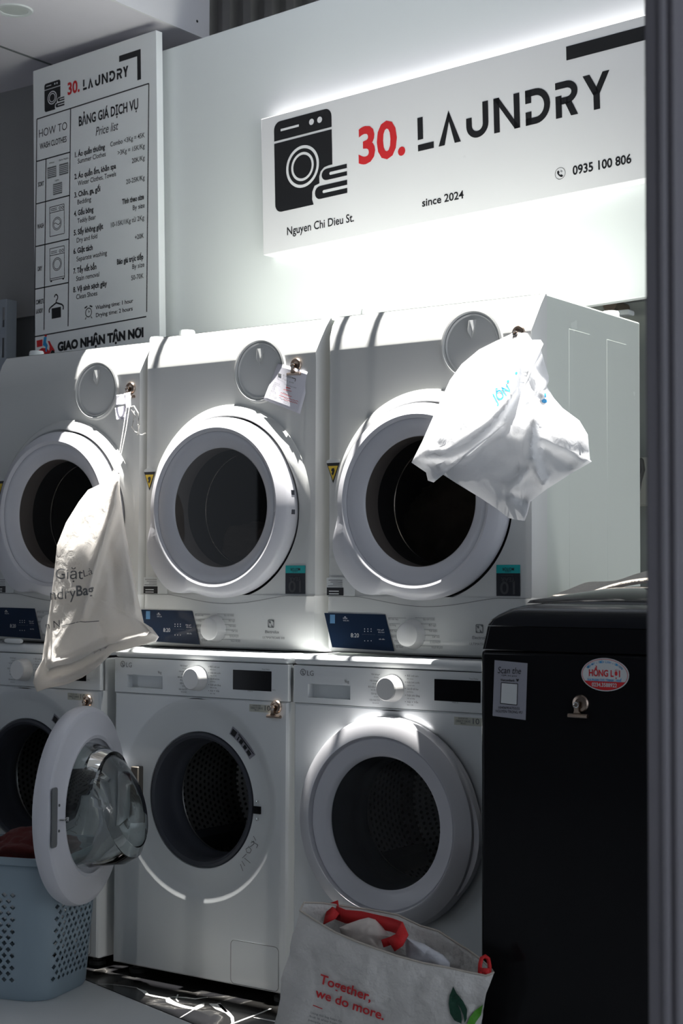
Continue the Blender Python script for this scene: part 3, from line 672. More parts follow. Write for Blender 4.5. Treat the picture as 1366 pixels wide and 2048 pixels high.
        mb.build('warning_print', 'grey_ink', t, smooth=False, clean=False)
    MB().box(-.232, -.204, -.006, .02, .408, .563).build('door_hinge', 'hinge', t, bevel=.003)
    # feet
    for x in (-.25, .25):
        for yy in (.05, .50): MB().lathe([(.0, 0), (.024, 0), (.024, .012), (.012, .014), (.012, .031), (0, .031)], n=20).build('foot', 'plug', t).matrix_local = MT.Translation((x, yy, 0)) @ MT.Rotation(pi/2, 4, 'X')
    # door, built closed then swung about its hinge
    hx = -.252
    Rm = MT.Translation((hx, -.002, 0)) @ MT.Rotation(radians(-DOOR_OPEN if open_door else 0), 4, 'Z') @ MT.Translation((-hx, .002, 0))
    def dput(mb): mb.v = [Rm @ p for p in mb.v]; return mb
    bump = lambda t_, j: 1
    dr = dput(MB().lathe([(.236, .004), (.247, .0), (.2515, -.012), (.2515, -.028), (.246, -.040), (.212, -.0565), (.2075, -.057), (.2035, -.050), (.2035, -.02), (.23, .004), (.236, .004)], c3, 128)).build('door', 'ring_silver' if not open_door else 'ring_white', t, ang=30)
    dput(MB().lathe([(.2035, -.046), (.200, -.0485), (.168, -.043), (.160, -.038), (.157, -.030), (.157, -.005), (.180, .006), (.170, .013), (.178, .015), (.190, .008), (.236, .004), (.236, 0)], c3, 128)).build('door_inner_ring', 'ring_white', dr, ang=40)
    if open_door: gp = [(.0005, -.030), (.158, -.030), (.1585, -.006), (.1585, .006), (.151, .03), (.143, .065), (.128, .095), (.100, .114), (.055, .123), (.0005, .125), (.0005, .120), (.054, .118), (.097, .110), (.123, .092), (.138, .063), (.146, .028), (.152, -.024), (.0005, -.0255)]
    else: gp = [(.0005, -.030), (.158, -.030), (.1585, -.006), (.1585, .006), (.150, .03), (.143, .055), (.132, .062), (.0005, .064), (.0005, .060), (.130, .058), (.139, .053), (.145, .028), (.152, -.024), (.0005, -.0255)]
    if open_door:
        tilt = lambda tt, j, r: (-.035*sin(tt)*(1 if 5 <= j <= 13 else 0))*(r/.13)
        dput(MB().lathe(gp, c3, 96, offs=tilt)).build('door_glass', 'bowl', dr, ang=25)
    else:
        dput(MB().lathe([(.0005, -.030), (.1575, -.030)], c3, 96)).build('door_glass', 'clear_pane', dr, clean=False)
        MB().lathe([(.157, -.028), (.152, .0), (.150, .035), (.152, .05)], c3).build('glass_skirt', 'rubber', dr)
    mb = MB(); hz = DC[1]; hx1 = DC[0]+.247
    if open_door:
        for g in [rrect(-.016, .014, -.072, .072, .008)]:
            a_ = [V((DC[0]+.224+x+.0*z, .0065, hz+z)) for x, z in g]; mb.loft([a_, [p+V((0, .0025, 0)) for p in a_]])
        dput(mb).build('handle_pocket', 'grey_ink', dr)
        mb = MB().box(DC[0]+.178, DC[0]+.199, .006, .024, hz-.011, hz-.007).box(DC[0]+.176, DC[0]+.182, .02, .026, hz-.014, hz-.004); dput(mb).build('latch_hook', 'chrome', dr, bevel=.001)
        mb = MB()
        for z in (.026, -.036): mb.lathe([(0, .010), (.003, .0095), (.004, .006)], (DC[0]+.196, 0, hz+z), 12)
        dput(mb).build('screw', 'grey_ink', dr)
    else:
        # moulded grip on the right edge
        mb = MB(); lo = []
        for k in range(13):
            a_ = radians(-28+56*k/12*1.0-8); w_ = .010*sin(pi*k/12)
            r_ = .2515
            lo.append([V((DC[0]+rr*cos(a_), yy, DC[1]+rr*sin(a_))) for rr, yy in ((r_-.012, -.036), (r_+w_, -.032), (r_+w_, -.012), (r_-.008, -.004))])
        mb.loft(lo).build('handle', 'ring_silver', dr)
    return t
DOOR_OPEN = 69
W2 = make_washer(True, 'white washing machine with its round door swung open, in the middle of the lower row', MT.Translation((.3, 0, FZ)))
W1 = copy_tree(W2, MT.Translation((.3-.652, 0, FZ)), 'white washing machine behind the pale blue basket, at the left end of the lower row')
W3 = make_washer(False, 'white washing machine with closed round door, between the open one and the black washer', MT.Translation((.3+.614, 0, FZ)))

# ================================================================== DRYERS
DY, DXC, DZ, DK = .075, .3338, .8505, 1.0196
def dl(px, py, y=None): p = at(px, py, DY if y is None else y+DY); return V(((p.x-DXC)/DK, (y or 0)/DK, (p.z-DZ)/DK))
DCZ = (1.2277-DZ)/DK
def make_dryer(mtx, label):
    t = thing('tumble_dryer', label, 'tumble dryer', mtx, 'white tumble dryers standing upside down')
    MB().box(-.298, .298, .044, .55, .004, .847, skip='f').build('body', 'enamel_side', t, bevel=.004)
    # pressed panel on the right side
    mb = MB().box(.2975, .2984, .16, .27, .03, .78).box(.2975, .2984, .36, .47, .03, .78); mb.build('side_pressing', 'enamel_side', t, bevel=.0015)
    H = .1435
    prof = [(.226, .045), (.234, .012), (.2385, -.018), (.243, -.0245), (.250, -.0235), (.264, -.009), (.277, 0)]
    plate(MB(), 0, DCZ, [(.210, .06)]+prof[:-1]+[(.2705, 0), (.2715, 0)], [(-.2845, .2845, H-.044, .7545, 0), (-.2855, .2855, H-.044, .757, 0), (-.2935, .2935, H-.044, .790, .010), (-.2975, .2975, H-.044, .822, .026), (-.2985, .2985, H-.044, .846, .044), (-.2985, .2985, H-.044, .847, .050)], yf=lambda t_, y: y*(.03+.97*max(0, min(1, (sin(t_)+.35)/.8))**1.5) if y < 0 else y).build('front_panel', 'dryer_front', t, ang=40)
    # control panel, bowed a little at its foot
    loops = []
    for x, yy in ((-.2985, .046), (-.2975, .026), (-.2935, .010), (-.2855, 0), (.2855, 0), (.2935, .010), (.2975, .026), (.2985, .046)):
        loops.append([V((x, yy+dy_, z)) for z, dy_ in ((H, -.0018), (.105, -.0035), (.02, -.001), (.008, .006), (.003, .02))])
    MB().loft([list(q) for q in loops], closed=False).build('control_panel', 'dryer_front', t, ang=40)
    # curved seam that dips under the door
    mb = MB(); pts = []
    for k in range(41):
        x = -.2855+.571*k/40; dip = max(0, cos(max(-1, min(1, x/.20))*pi/2))**1.3*.022; pts.append(V((x, -.0045, H-.001-dip)))
    pline(mb, pts, .0013, N_); mb.build('panel_seam', 'seam', t, smooth=False, clean=False)
    y = -.0042
    # display
    mb = MB(); q = [dl(*p) for p in ((285, 1219), (387, 1222), (402, 1289), (298, 1282))]
    mb.poly([V((p.x, y, p.z)) for p in q], N_, .0012); ds = mb.build('display', 'navy', t, smooth=False)
    mb = MB(); y2 = y-.0016
    g = lambda x, yy: V((dl(270+x/3.692, 1180+yy/3.692).x, y2, dl(270+x/3.692, 1180+yy/3.692).z))
    def box2(x0, y0, x1, y1): a, b = g(x0, y0), g(x1, y1); mb.add([V((a.x, y2, b.z)), V((b.x, y2, b.z)), V((b.x, y2, a.z)), V((a.x, y2, a.z))], [(0, 1, 2, 3)])
    for s, x0, x1, yy, hh in (('Giặt', 172, 200, 185, .004), ('Wi-Fi', 172, 208, 200, .003), ('Hẹn giờ', 385, 425, 262, .0035), ('Độ khô', 390, 428, 278, .003), ('Bắt đầu', 395, 430, 325, .003)): write(mb, s, g(x0, yy), V((g(x1, yy).x, y2, g(x0, yy).z)), Z_, hh)
    mb.build('display_words', 'white_ink', ds, smooth=False, clean=False); mb = MB()
    write(mb, '8:20', g(220, 308), V((g(270, 308).x, y2, g(220, 308).z)), Z_, .010)
    mb.build('display_marks', 'white_ink', ds, smooth=False, clean=False); mb = MB()
    for x in (306, 326, 346):
        for yy in (252, 268, 332): mb.poly(disc_pts(g(x, yy), X_, Z_, .0014, 8))
    box2(290, 288, 372, 290); box2(385, 292, 430, 293.5)
    mb.poly([g(180, 168), g(190, 168), g(187, 176), g(183, 176)])
    mb.build('display_marks', 'white_ink', ds, smooth=False, clean=False)
    mb = MB(); box2(92, 155, 122, 215); mb.build('start_key', mat('blue_key', (.10, .24, .42), .3) if 'key' not in M else M['key'], ds, smooth=False, clean=False)
    k = dl(432, 1258)
    mb = MB(); mb.lathe([(0, -.030), (.026, -.030), (.029, -.028), (.034, -.006), (.036, -.003), (.036, 0)], (k.x, 0, k.z), 48); mb.build('knob', 'knob', t)
    mb = MB()
    for i, (s, x0, x1, yy) in enumerate((('Đồ hỗn hợp', 450, 512, 191), ('Vải bông', 455, 497, 231), ('Đồ len', 458, 506, 272), ('Jeans', 460, 500, 308), ('Chăn ga', 487, 540, 345), ('Sấy nhanh', 497, 540, 378))):
        p = g(x0, yy); write(mb, s, V((p.x, y, p.z)), V((g(x1, yy).x, y, p.z)), Z_, .0045); a = g(x0, yy-15); b = g(560 if i in (0,) else 525, yy-15); line(mb, V((a.x, y, a.z)), V((b.x, y, a.z)), .0008, N_)
    mb.build('program_text', 'grey_ink', t, smooth=False, clean=False); mb = MB()
    for i, (s, x0, x1, yy) in enumerate((('Sấy tinh khiết', 664, 738, 193), ('Đồ ngủ', 700, 745, 233), ('Tiết kiệm', 700, 752, 272), ('Sơ mi', 722, 765, 310), ('Sấy bằng không khí', 706, 772, 347), ('Nhanh 40 phút', 716, 785, 382))):
        p = g(x0, yy); write(mb, s, V((p.x, y, p.z)), V((g(x1, yy).x, y, p.z)), Z_, .0045); a = g(635 if i else 615, yy-17); b = g(x1, yy-17); line(mb, V((a.x, y, a.z)), V((b.x, y, a.z)), .0008, N_)
    mb.build('program_text', 'grey_ink', t, smooth=False, clean=False); mb = MB()
    a, b = g(985, 222), g(1038, 276); c = V(((a.x+b.x)/2, y, (a.z+b.z)/2)); hs = (a.z-b.z)/2
    n = 24; sq = [c+X_*x*hs+Z_*z*hs for x, z in ((-1, -1), (1, -1), (1, 1), (-1, 1))]
    pline(mb, sq+[sq[0]], hs*.22, N_)
    for k in range(4): mb.poly([c+X_*x*hs+Z_*z*hs for x, z in (((-1, -1), (-.4, -1), (-1, -.3)), ((1, 1), (.2, 1), (1, .3)), ((1, -1), (.1, -.1), (.2, -1)), ((-.9, .7), (-.1, .75), (-.05, .05), (-.5, .1)))[k]])
    mb.build('maker_mark', 'grey_ink', t, smooth=False, clean=False); mb = MB()
    p = g(968, 318); write(mb, 'Electrolux', V((p.x, y, p.z)), V((g(1072, 318).x, y, p.z)), Z_, .007, .01); mb.build('maker_name', 'grey_ink', t, smooth=False, clean=False); mb = MB()
    p = g(950, 358); write(mb, 'ULTIMATECARE 300', V((p.x, y, p.z)), V((g(1112, 358).x, y, p.z)), Z_, .0055)
    mb.build('model_text', 'grey_ink', t, smooth=False, clean=False)
    # filter disc at the top right
    c = dl(526, 741); R = .085
    fd = MB().lathe([(R, .001), (R-.002, -.006), (R-.007, -.007), (R-.011, -.002), (R-.014, -.004), (R-.017, -.0005), (0.0005, -.0005)], (c.x, 0, c.z), 72).build('filter_cover', 'dryer_front', t, ang=30)
    mb = MB(); Cc = V((c.x, 0, c.z))
    for q in (((-.012, .058, -.0015), (.012, .058, -.0015), (.007, .03, -.009), (0, .012, -.0015), (-.007, .03, -.009), (0, .056, -.012)),):
        P = [Cc+V((x, yy, z)) for x, z, yy in q]; mb.add(P, [(0, 5, 4), (5, 1, 2), (0, 4, 3), (1, 3, 2), (5, 2, 3), (5, 3, 4)])
    mb.build('finger_grip', 'dryer_front', fd, smooth=False)
    # door
    bump = lambda tt, j: 1+({1: .17, 2: .20, 3: .19, 4: .10}.get(j, 0)*exp(-((((tt-radians(218)+pi) % (2*pi))-pi)/.42)**4))
    c3 = (0, 0, DCZ)
    d = MB().lathe([(.222, .02), (.232, .0), (.2345, -.018), (.2345, -.034), (.228, -.046), (.206, -.058), (.2015, -.0565), (.197, -.052), (.197, -.02)], c3, 144, rad=bump).build('door', 'ring_white', t, ang=40)
    MB().lathe([(.197, -.050), (.194, -.0515), (.172, -.044), (.160, -.035), (.1535, -.028), (.1535, .02)], c3, 96).build('door_inner_ring', 'ring_white', d, ang=50)
    MB().lathe([(.0005, -.030), (.1555, -.030)], c3, 96).build('door_glass', 'pane', d, clean=False)
    for az in (6, -6):
        mb = MB(); a_ = radians(az+2); mb.box(.2335*cos(a_)-.004, .2335*cos(a_)+.0025, -.030, -.018, DCZ+.2335*sin(a_)-.006, DCZ+.2335*sin(a_)+.006); mb.build('door_clip', 'rubber', d, smooth=False)
    MB().lathe([(.225, .03), (.236, .026), (.236, .02), (.19, .02)], c3).build('door_gap', 'dark', t)
    MB().lathe([(.158, .0), (.150, .05), (.148, .08), (.152, .09)], c3).build('door_gasket', 'rubber', t)
    MB().lathe([(.150, .090), (.153, .087), (.156, .091), (.152, .096), (.150, .09)], c3).build('drum_lip', 'chrome', t)
    MB().lathe([(.152, .10), (.24, .105), (.25, .13), (.25, .45), (.0005, .47)], c3).build('drum', 'rubber', t)
    # stickers
    def st(nm, pts, m, yy=-.0010, th=.0008):
        mb = MB(); mb.poly([V((p.x, yy, p.z)) for p in pts], N_, th); return mb.build(nm, m, t, smooth=False)
    a, b = dl(572, 1131), dl(611, 1188); zt, zb_ = a.z, b.z; zm = zb_+(zt-zb_)*.73
    w1 = st('warranty_sticker', [V((x, 0, z)) for x, z in ((a.x, zb_), (b.x, zb_), (b.x, zm), (a.x, zm))], 'dark_print')
    mb = MB(); mb.poly([V((x, -.0010, z)) for x, z in ((a.x, zm), (b.x, zm), (b.x, zt), (a.x, zt))], N_, .0008); w2 = mb.build('sticker_band', 'teal', w1, smooth=False)
    wx = b.x-a.x; yy = -.0024; X1 = a.x; dn = -Z_
    G = lambda u, v: V((X1+u*wx, yy, zb_+v*(zt-zb_)))
    mb = MB(); write(mb, 'MOTOR', G(.75, .91), G(.25, .91), dn, .007, .01); write(mb, 'INVERTER', G(.62, .80), G(.36, .80), dn, .003); mb.build('band_text', 'dark_print', w1, smooth=False, clean=False)
    mb = MB(); write(mb, 'WARRANTY', G(.72, .69), G(.18, .69), dn, .0035); write(mb, 'YEAR', G(.80, .59), G(.20, .59), dn, .0095, .01); write(mb, '10', G(.80, .45), G(.16, .45), dn, .028, .015); mb.build('sticker_text', 'print_grey', w1, smooth=False, clean=False)
    a, b = dl(641-359.5, 1154), dl(698-359.5, 1188)
    a, b = dl(281.5, 1154), dl(323, 1188)
    a = V((-.292, 0, a.z)); b = V((-.292+.087, 0, b.z)); ws = st('info_sticker', [V((x, 0, z)) for x, z in rrect(a.x, b.x, b.z, a.z, .003)], 'label_white')
    mb = MB(); zm = b.z+(a.z-b.z)*.45; xm = a.x+.052; mb.poly([V((x, -.0022, z)) for x, z in ((a.x+.001, b.z+.001), (xm, b.z+.001), (xm, zm), (a.x+.001, zm))])
    for k in range(4): zz = zm+.004+k*.0048; x_ = a.x+(.004, .02, .012, .006)[k]; line(mb, V((x_, -.0022, zz)), V((xm-.003, -.0022, zz)), .0011, N_)
    mb.build('sticker_print', 'ink', ws, smooth=False, clean=False)
    mb = MB()
    for k in range(2): zz = b.z+.005+k*.0065; line(mb, V((a.x+.008, -.0026, zz)), V((xm-.014, -.0026, zz)), .0026, N_)
    mb.build('sticker_bars', 'label_white', ws, smooth=False, clean=False)
    c = dl(290, 962); x0 = -.2925; w_ = .038
    tb = st('warning_sticker', [V((x0-.001, 0, c.z+.024)), V((x0+w_+.001, 0, c.z+.024)), V((x0+w_/2, 0, c.z-.026))], 'ink')
    mb = MB(); mb.poly([V((x, -.0022, z)) for x, z in ((x0+.004, c.z+.0165), (x0+w_-.004, c.z+.0165), (x0+w_/2, c.z-.020))]); mb.build('warning_face', 'yellow', tb, smooth=False, clean=False)
    mb = MB(); mb.poly([V((x0+w_/2+x*.0009, -.0026, c.z+.003+z*.0009)) for x, z in ((-4, 8), (4, 9), (6, 2), (3, -7), (-1, -12), (-5, -6), (-2, -1), (-6, 2))]); mb.build('flame_mark', 'ink', tb, smooth=False, clean=False)
    mb = MB(); mb.poly([V((x, -.0010, z)) for x, z in ((x0-.001, c.z+.0242), (x0+w_+.001, c.z+.0242), (x0+w_+.001, c.z+.030), (x0+w_*.65, c.z+.035), (x0+w_*.35, c.z+.035), (x0-.001, c.z+.030))], N_, .0007); mb.build('warning_strip', 'label_white', tb, smooth=False)
    # feet, standing up because the dryer is mounted upside down
    for x in (-.245, .245):
        for yy in (.115, .49): MB().lathe([(0, .026), (.020, .026), (.022, .022), (.024, 0)], n=24).build('foot', 'enamel', t).matrix_local = MT.Translation((x, yy, .846)) @ MT.Rotation(pi/2, 4, 'X')
    return t
DS = MT.Scale(DK, 4)
D2 = make_dryer(MT.Translation((DXC, DY, DZ)) @ DS, 'white tumble dryer with a receipt clipped to it, in the middle of the upper row')
D1 = copy_tree(D2, MT.Translation((-.2735, DY, DZ)) @ MT.Scale(1.008, 4), 'white tumble dryer behind the hanging cloth laundry bag, at the left of the upper row')
D3 = copy_tree(D2, MT.Translation((DXC+.627, DY, DZ)) @ DS, 'white tumble dryer behind the hanging plastic bag, at the right of the upper row')

for D_, dx_, dz_ in ((D1, .006, -.004), (D2, -.009, 0), (D3, .012, .015)):
    for c_ in D_.children:
        if c_.name.startswith('filter_cover'): c_.location = (dx_, 0, dz_)
# ================================================================== SOFT THINGS
def seg_d(p, a, b):
    ab = b-a; t = max(0, min(1, (p-a).dot(ab)/max(1e-9, ab.dot(ab)))); return (p-a-ab*t).length, t
def inflate(outline, ctr, yfun, front, back, rings=26, folds=(), nz=0, nsc=30, sub=3, pw=.6):
    """closed bag from an outline in pixels: front and back skins swell off the surface y = yfun(px, py)"""
    O = []
    for a, b in zip(outline, outline[1:]+outline[:1]):
        a, b = V(a), V(b); n = max(1, int((b-a).length/12))
        for k in range(n): O.append(a+(b-a)*(k/n))
    n = len(O); C = V(ctr); mb = MB(); skins = []
    for side, amp in ((-1, front), (1, back)):
        L = []
        for j in range(rings+1):
            r = 1-(1-j/rings)**1.35 if j < rings else 1
            row = []
            for p in O:
                q = C+(p-C)*r; y0 = yfun(q.x, q.y); P = at(q.x, q.y, y0)
                h = max(0, (1-r**2.2))**pw*amp
                for pts, wd, am in folds:
                    best = 1e9
                    for a, b in zip(pts, pts[1:]): best = min(best, seg_d(q, V(a), V(b))[0])
                    h += am*exp(-(best/wd)**2)*min(1, (1-r)*8)*(1 if side < 0 else .3)
                h += nz*(noise.noise(P*nsc)+.5*noise.noise(P*nsc*2.3))*min(1, (1-r)*6)
                row.append(at(q.x, q.y, y0+side*h))
            L.append(row)
        skins.append(L)
    for L in skins: mb.loft(L, caps=False)
    return mb
def on_surface(mb_text, ob_mesh_mb, lift=.0015):
    """lay flat lettering onto a soft surface along y"""
    bm = bmesh.new(); me = bpy.data.meshes.new('x'); me.from_pydata([tuple(p) for p in mb_text.v], [], mb_text.f); bm.from_mesh(me)
    for _ in range(3):
        ed = [e for e in bm.edges if e.calc_length() > .007]
        if ed: bmesh.ops.subdivide_edges(bm, edges=ed, cuts=1); bmesh.ops.triangulate(bm, faces=bm.faces[:])
    bv = BVHTree.FromPolygons([tuple(p) for p in ob_mesh_mb.v], ob_mesh_mb.f)
    for v in bm.verts:
        d = (v.co-CAM).normalized(); h = bv.ray_cast(v.co-d*.5, d)
        if h[0] is not None: v.co = h[0]-d*lift
    bm.to_mesh(me); bm.free(); out = MB(); out.v = [v.co.copy() for v in me.vertices]; out.f = [tuple(p.vertices) for p in me.polygons]; bpy.data.meshes.remove(me); return out
# ---- cloth laundry bag hanging on the left dryer
yb = lambda x, y: -.032-.018*min(1, max(0, (y-960)/150))
OUT = [(222, 948), (231, 938), (239, 950), (240, 985), (246, 1030), (258, 1100), (268, 1150), (277, 1200), (287, 1245), (304, 1256), (318, 1274), (312, 1283), (275, 1293), (250, 1300), (225, 1305), (205, 1325), (190, 1338), (165, 1355), (130, 1370), (95, 1376), (74, 1384), (66, 1366), (70, 1345), (84, 1322), (88, 1290), (95, 1245), (102, 1200), (110, 1130), (114, 1090), (132, 1045), (158, 1003), (176, 980), (205, 966)]
FO = [([(236, 960), (228, 1010), (205, 1080), (185, 1150), (165, 1230)], 8, .028), ([(98, 1338), (150, 1322), (205, 1296), (250, 1280), (306, 1266)], 9, .050), ([(120, 1355), (190, 1325), (230, 1300)], 7, -.018), ([(90, 1300), (100, 1338)], 8, .02), ([(247, 1010), (262, 1100), (274, 1200)], 9, .020), ([(225, 1120), (235, 1220)], 12, -.012), ([(150, 1250), (175, 1160), (160, 1100)], 16, .010), ([(205, 1250), (215, 1285)], 9, -.012), ([(110, 1250), (150, 1210)], 14, -.006)]
bagm = inflate(OUT, (180, 1190), yb, .050, .020, folds=FO, nz=.003, nsc=26)
bag = thing('laundry_bag', 'off-white cloth drawstring laundry bag hanging in front of the left dryer', 'laundry bag', at(180, 1370, -.14))
bagm.build('bag_body', 'bagcloth', bag, world=True, ang=80)
mb = MB()
def px_text(mb, s, x0, y0, x1, y1, hpx, y, bold=0):
    P = at(x0, y0, y); Q = at(x1, y1, y); t = (Q-P).normalized(); upv = Z_ - t*t.z; write(mb, s, P, Q, upv.normalized(), hpx*depth(P)/F, bold)
BL_ = lambda mb: on_surface(mb, bagm).build('bag_lettering', 'grey_ink', bag, world=True, smooth=False, clean=False)
px_text(mb, 'Giặt', 111, 1158, 166, 1158, 21, -.2, .0); BL_(mb); mb = MB(); px_text(mb, 'Là', 168, 1154, 186, 1148, 14, -.2, -.005); BL_(mb); mb = MB()
px_text(mb, 'ndry', 101, 1200, 152, 1196, 22, -.2); px_text(mb, 'Bag', 153, 1192, 188, 1188, 20, -.2, .02); BL_(mb); mb = MB()
px_text(mb, 'n N', 92, 1258, 120, 1254, 14, -.2); BL_(mb); mb = MB()
pline(mb, [at(x, y, -.2) for x, y in ((124, 1252), (160, 1243), (170, 1244), (198, 1242))], .002, N_)
BL_(mb)
mb = MB()
for pts in ([(256, 792), (248, 850), (240, 900), (233, 938)], [(262, 792), (252, 860), (243, 905), (234, 938)]): mb.tube([at(x, y, DY-.034-.068*max(0, (y-792)/146)) for x, y in pts], .0013, 6)
mb.tube([at(x, y, -.032) for x, y in ((226, 945), (231, 938), (237, 946), (233, 956), (227, 952))], .003, 6)
mb.build('drawstring', 'string', bag, world=True)
mb = MB()
for pts in ([(268, 822), (267, 840), (264, 855), (270, 864), (278, 866)], [(262, 820), (272, 835), (276, 850), (277, 868), (284, 870), (291, 866)], [(258, 815), (268, 812), (276, 826), (279, 850), (274, 870)]): mb.tube([at(x, y, DY-.032-.006*math.sin(i)) for i, (x, y) in enumerate(pts)], .0018, 6)
mb.build('loose_string', 'string', bag, world=True)
# crumpled tags tied to the string
def sheet(name, quad, y0, m, par=None, curl=.01, n=8, thick=.0006, ph=0):
    mb = MB(); a, b, c, d = [V(q) for q in quad]; g = []
    for i in range(n+1):
        for j in range(n+1):
            u, v = i/n, j/n; q = (a*(1-u)+b*u)*(1-v)+(d*(1-u)+c*u)*v; g.append(at(q.x, q.y, y0-curl*(sin(pi*u*1.3+ph)*.6+v*v*.8)))
    mb.add(g, [(i*(n+1)+j, (i+1)*(n+1)+j, (i+1)*(n+1)+j+1, i*(n+1)+j+1) for i in range(n) for j in range(n)])
    return mb, mb.build(name, m, par, world=True, solid=thick, ang=80)
tagp = thing('paper_tags', 'crumpled white paper tags tied to the string beside the left filter disc', 'tag', at(245, 840, DY-.032))
for nm, q, y0, cu_, ph in (('tag_sheet', ((233, 790), (249, 788), (251, 808), (231, 812)), DY-.036, .012, 0), ('tag_sheet', ((248, 787), (261, 784), (262, 815), (252, 818)), DY-.032, .010, 1), ('tag_sheet', ((230, 816), (252, 811), (250, 836), (233, 840)), DY-.040, .016, 2), ('tag_sheet', ((247, 830), (259, 826), (255, 840), (242, 840)), DY-.034, .006, .5)):
    sheet(nm, q, y0, 'paper', tagp, cu_, ph=ph)
# ---- receipt on the middle dryer
rec = thing('receipt', 'white paper laundry receipt clipped to the middle dryer beside its filter disc', 'receipt', at(570, 820, DY-.032))
Q = ((556, 726), (622, 746), (600, 828), (527, 799))
sm, so_ = sheet('paper_sheet', Q, DY-.003, 'paper', rec, .011, 12)
zz = lambda x, y: (520+x/11.383, 690+y/11.383)
mb = MB()
def rt(s, x0, y0, x1, y1, h, bold=0): a, b = zz(x0, y0), zz(x1, y1); px_text(mb, s, *a, *b, h/11.383, -.06, bold)
rt('30. LAUNDRY', 515, 705, 735, 770, 42, .0)
for s, x0, y0, x1, y1 in (('Nguyen Chi Dieu St.', 385, 735, 630, 835), ('0935 100 806', 660, 850, 770, 875), ('Name', 325, 860, 450, 905), ('Date', 300, 905, 370, 930), ('Kg', 285, 950, 340, 975), ('Wash', 265, 1000, 340, 1030), ('Dry', 245, 1045, 370, 1095), ('Price', 220, 1100, 320, 1130), ('Total', 200, 1145, 370, 1205), ('Laundry bill', 565, 905, 820, 990)): rt(s, x0, y0, x1, y1, 22)
for s, x0, y0, x1, y1 in (('35kg', 600, 975, 690, 1005), ('20/3', 545, 1010, 640, 1035), ('Hoa Binh', 475, 1090, 720, 1190), ('45.000', 450, 1190, 800, 1300)): pass
a, b, c = zz(730, 745), zz(812, 772), zz(795, 832)
pline(mb, [at(*q, -.06) for q in (a, b, c)], .0022, N_)
lo_ = [zz(x, y) for x, y in ((415, 640), (490, 665), (478, 715), (408, 690))]; mb.poly([at(*q, -.06) for q in lo_])
on_surface(mb, sm, .0012).build('receipt_print', 'grey_ink', rec, world=True, smooth=False, clean=False)
mb = MB()
for k, (x0, y0, x1, y1) in enumerate(((590, 960, 690, 990), (530, 1010, 720, 1055), (470, 1085, 720, 1180), (430, 1150, 870, 1290), (540, 1240, 850, 1330))):
    pts = []
    for i in range(18): u = i/17; pts.append(zz(x0+(x1-x0)*u, y0+(y1-y0)*u+14*sin(i*2.1+k)))
    pline(mb, [at(*q, -.06) for q in pts], .0009, N_)
on_surface(mb, sm, .0013).build('handwriting', 'red_ink', rec, world=True, smooth=False, clean=False)
# ---- plastic carrier bag on the right dryer
z6 = lambda x, y: (800+x/3.415, 620+y/3.415)
OUT = [z6(*p) for p in ((785, 140), (870, 160), (902, 205), (960, 203), (980, 232), (962, 268), (985, 350), (1016, 450), (1016, 488), (1002, 520), (1050, 600), (1110, 670), (1225, 755), (1282, 850), (1294, 970), (1296, 1022), (1310, 1036), (1180, 1110), (1000, 1225), (890, 1310), (868, 1400), (850, 1444), (740, 1420), (650, 1350), (560, 1290), (380, 1180), (268, 1108), (252, 1150), (230, 1178), (190, 1165), (178, 1110), (78, 1042), (150, 900), (230, 720), (285, 600), (340, 480), (420, 370), (540, 270), (680, 200), (755, 165))]
yp = lambda x, y: DY-.006-.095*min(1, max(0, (y-678)/200))
zf = lambda *q: [z6(*p) for p in q]
FO = [(zf((120, 980), (330, 990), (480, 900), (620, 780), (720, 650), (780, 540), (820, 380), (830, 230)), 9, .034), (zf((260, 1060), (480, 990), (680, 800)), 8, -.014), (zf((900, 1020), (990, 1190)), 8, .020), (zf((1000, 520), (920, 700), (890, 900), (900, 1020)), 10, .022), (zf((860, 1100), (740, 1200), (760, 1370)), 8, .014), (zf((960, 940), (1080, 1000), (1180, 1080)), 9, -.012), (zf((880, 180), (900, 400), (960, 560)), 9, .018), (zf((600, 300), (560, 500), (420, 780)), 10, .008), (zf((270, 700), (280, 900)), 6, .008), (zf((700, 1240), (880, 1310)), 8, -.008)]
plm = inflate(OUT, z6(740, 760), yp, .034, .006, folds=FO, nz=.006, nsc=18, pw=.8)
pb = thing('plastic_bag', 'white plastic carrier bag with blue print hanging from a clip on the right dryer', 'plastic bag', at(1040, 1040, -.11))
plm.build('bag_body', 'film', pb, world=True, ang=70)
mb = MB()
for s, x0, y0, x1, y1, h in (('JÔN', 655, 640, 760, 560, 70),): a, b = z6(x0, y0), z6(x1, y1); px_text(mb, s, *a, *b, h/3.415, -.25, .01)
on_surface(mb, plm, .002).build('bag_print', 'blue_ink', pb, world=True, smooth=False, clean=False); mb = MB()
a, b = z6(735, 500), z6(805, 430); px_text(mb, '. .', *a, *b, 30, -.25)
on_surface(mb, plm, .002).build('bag_print', 'blue_ink', pb, world=True, smooth=False, clean=False); mb = MB()
mb.poly([at(*z6(*p), -.25) for p in ((965, 618), (985, 605), (1002, 612), (1004, 630), (985, 637), (972, 632))]); mb.poly([at(*z6(*p), -.25) for p in ((985, 570), (996, 568), (1000, 600), (990, 598))])
on_surface(mb, plm, .002).build('bag_print', 'blue_ink', pb, world=True, smooth=False, clean=False)
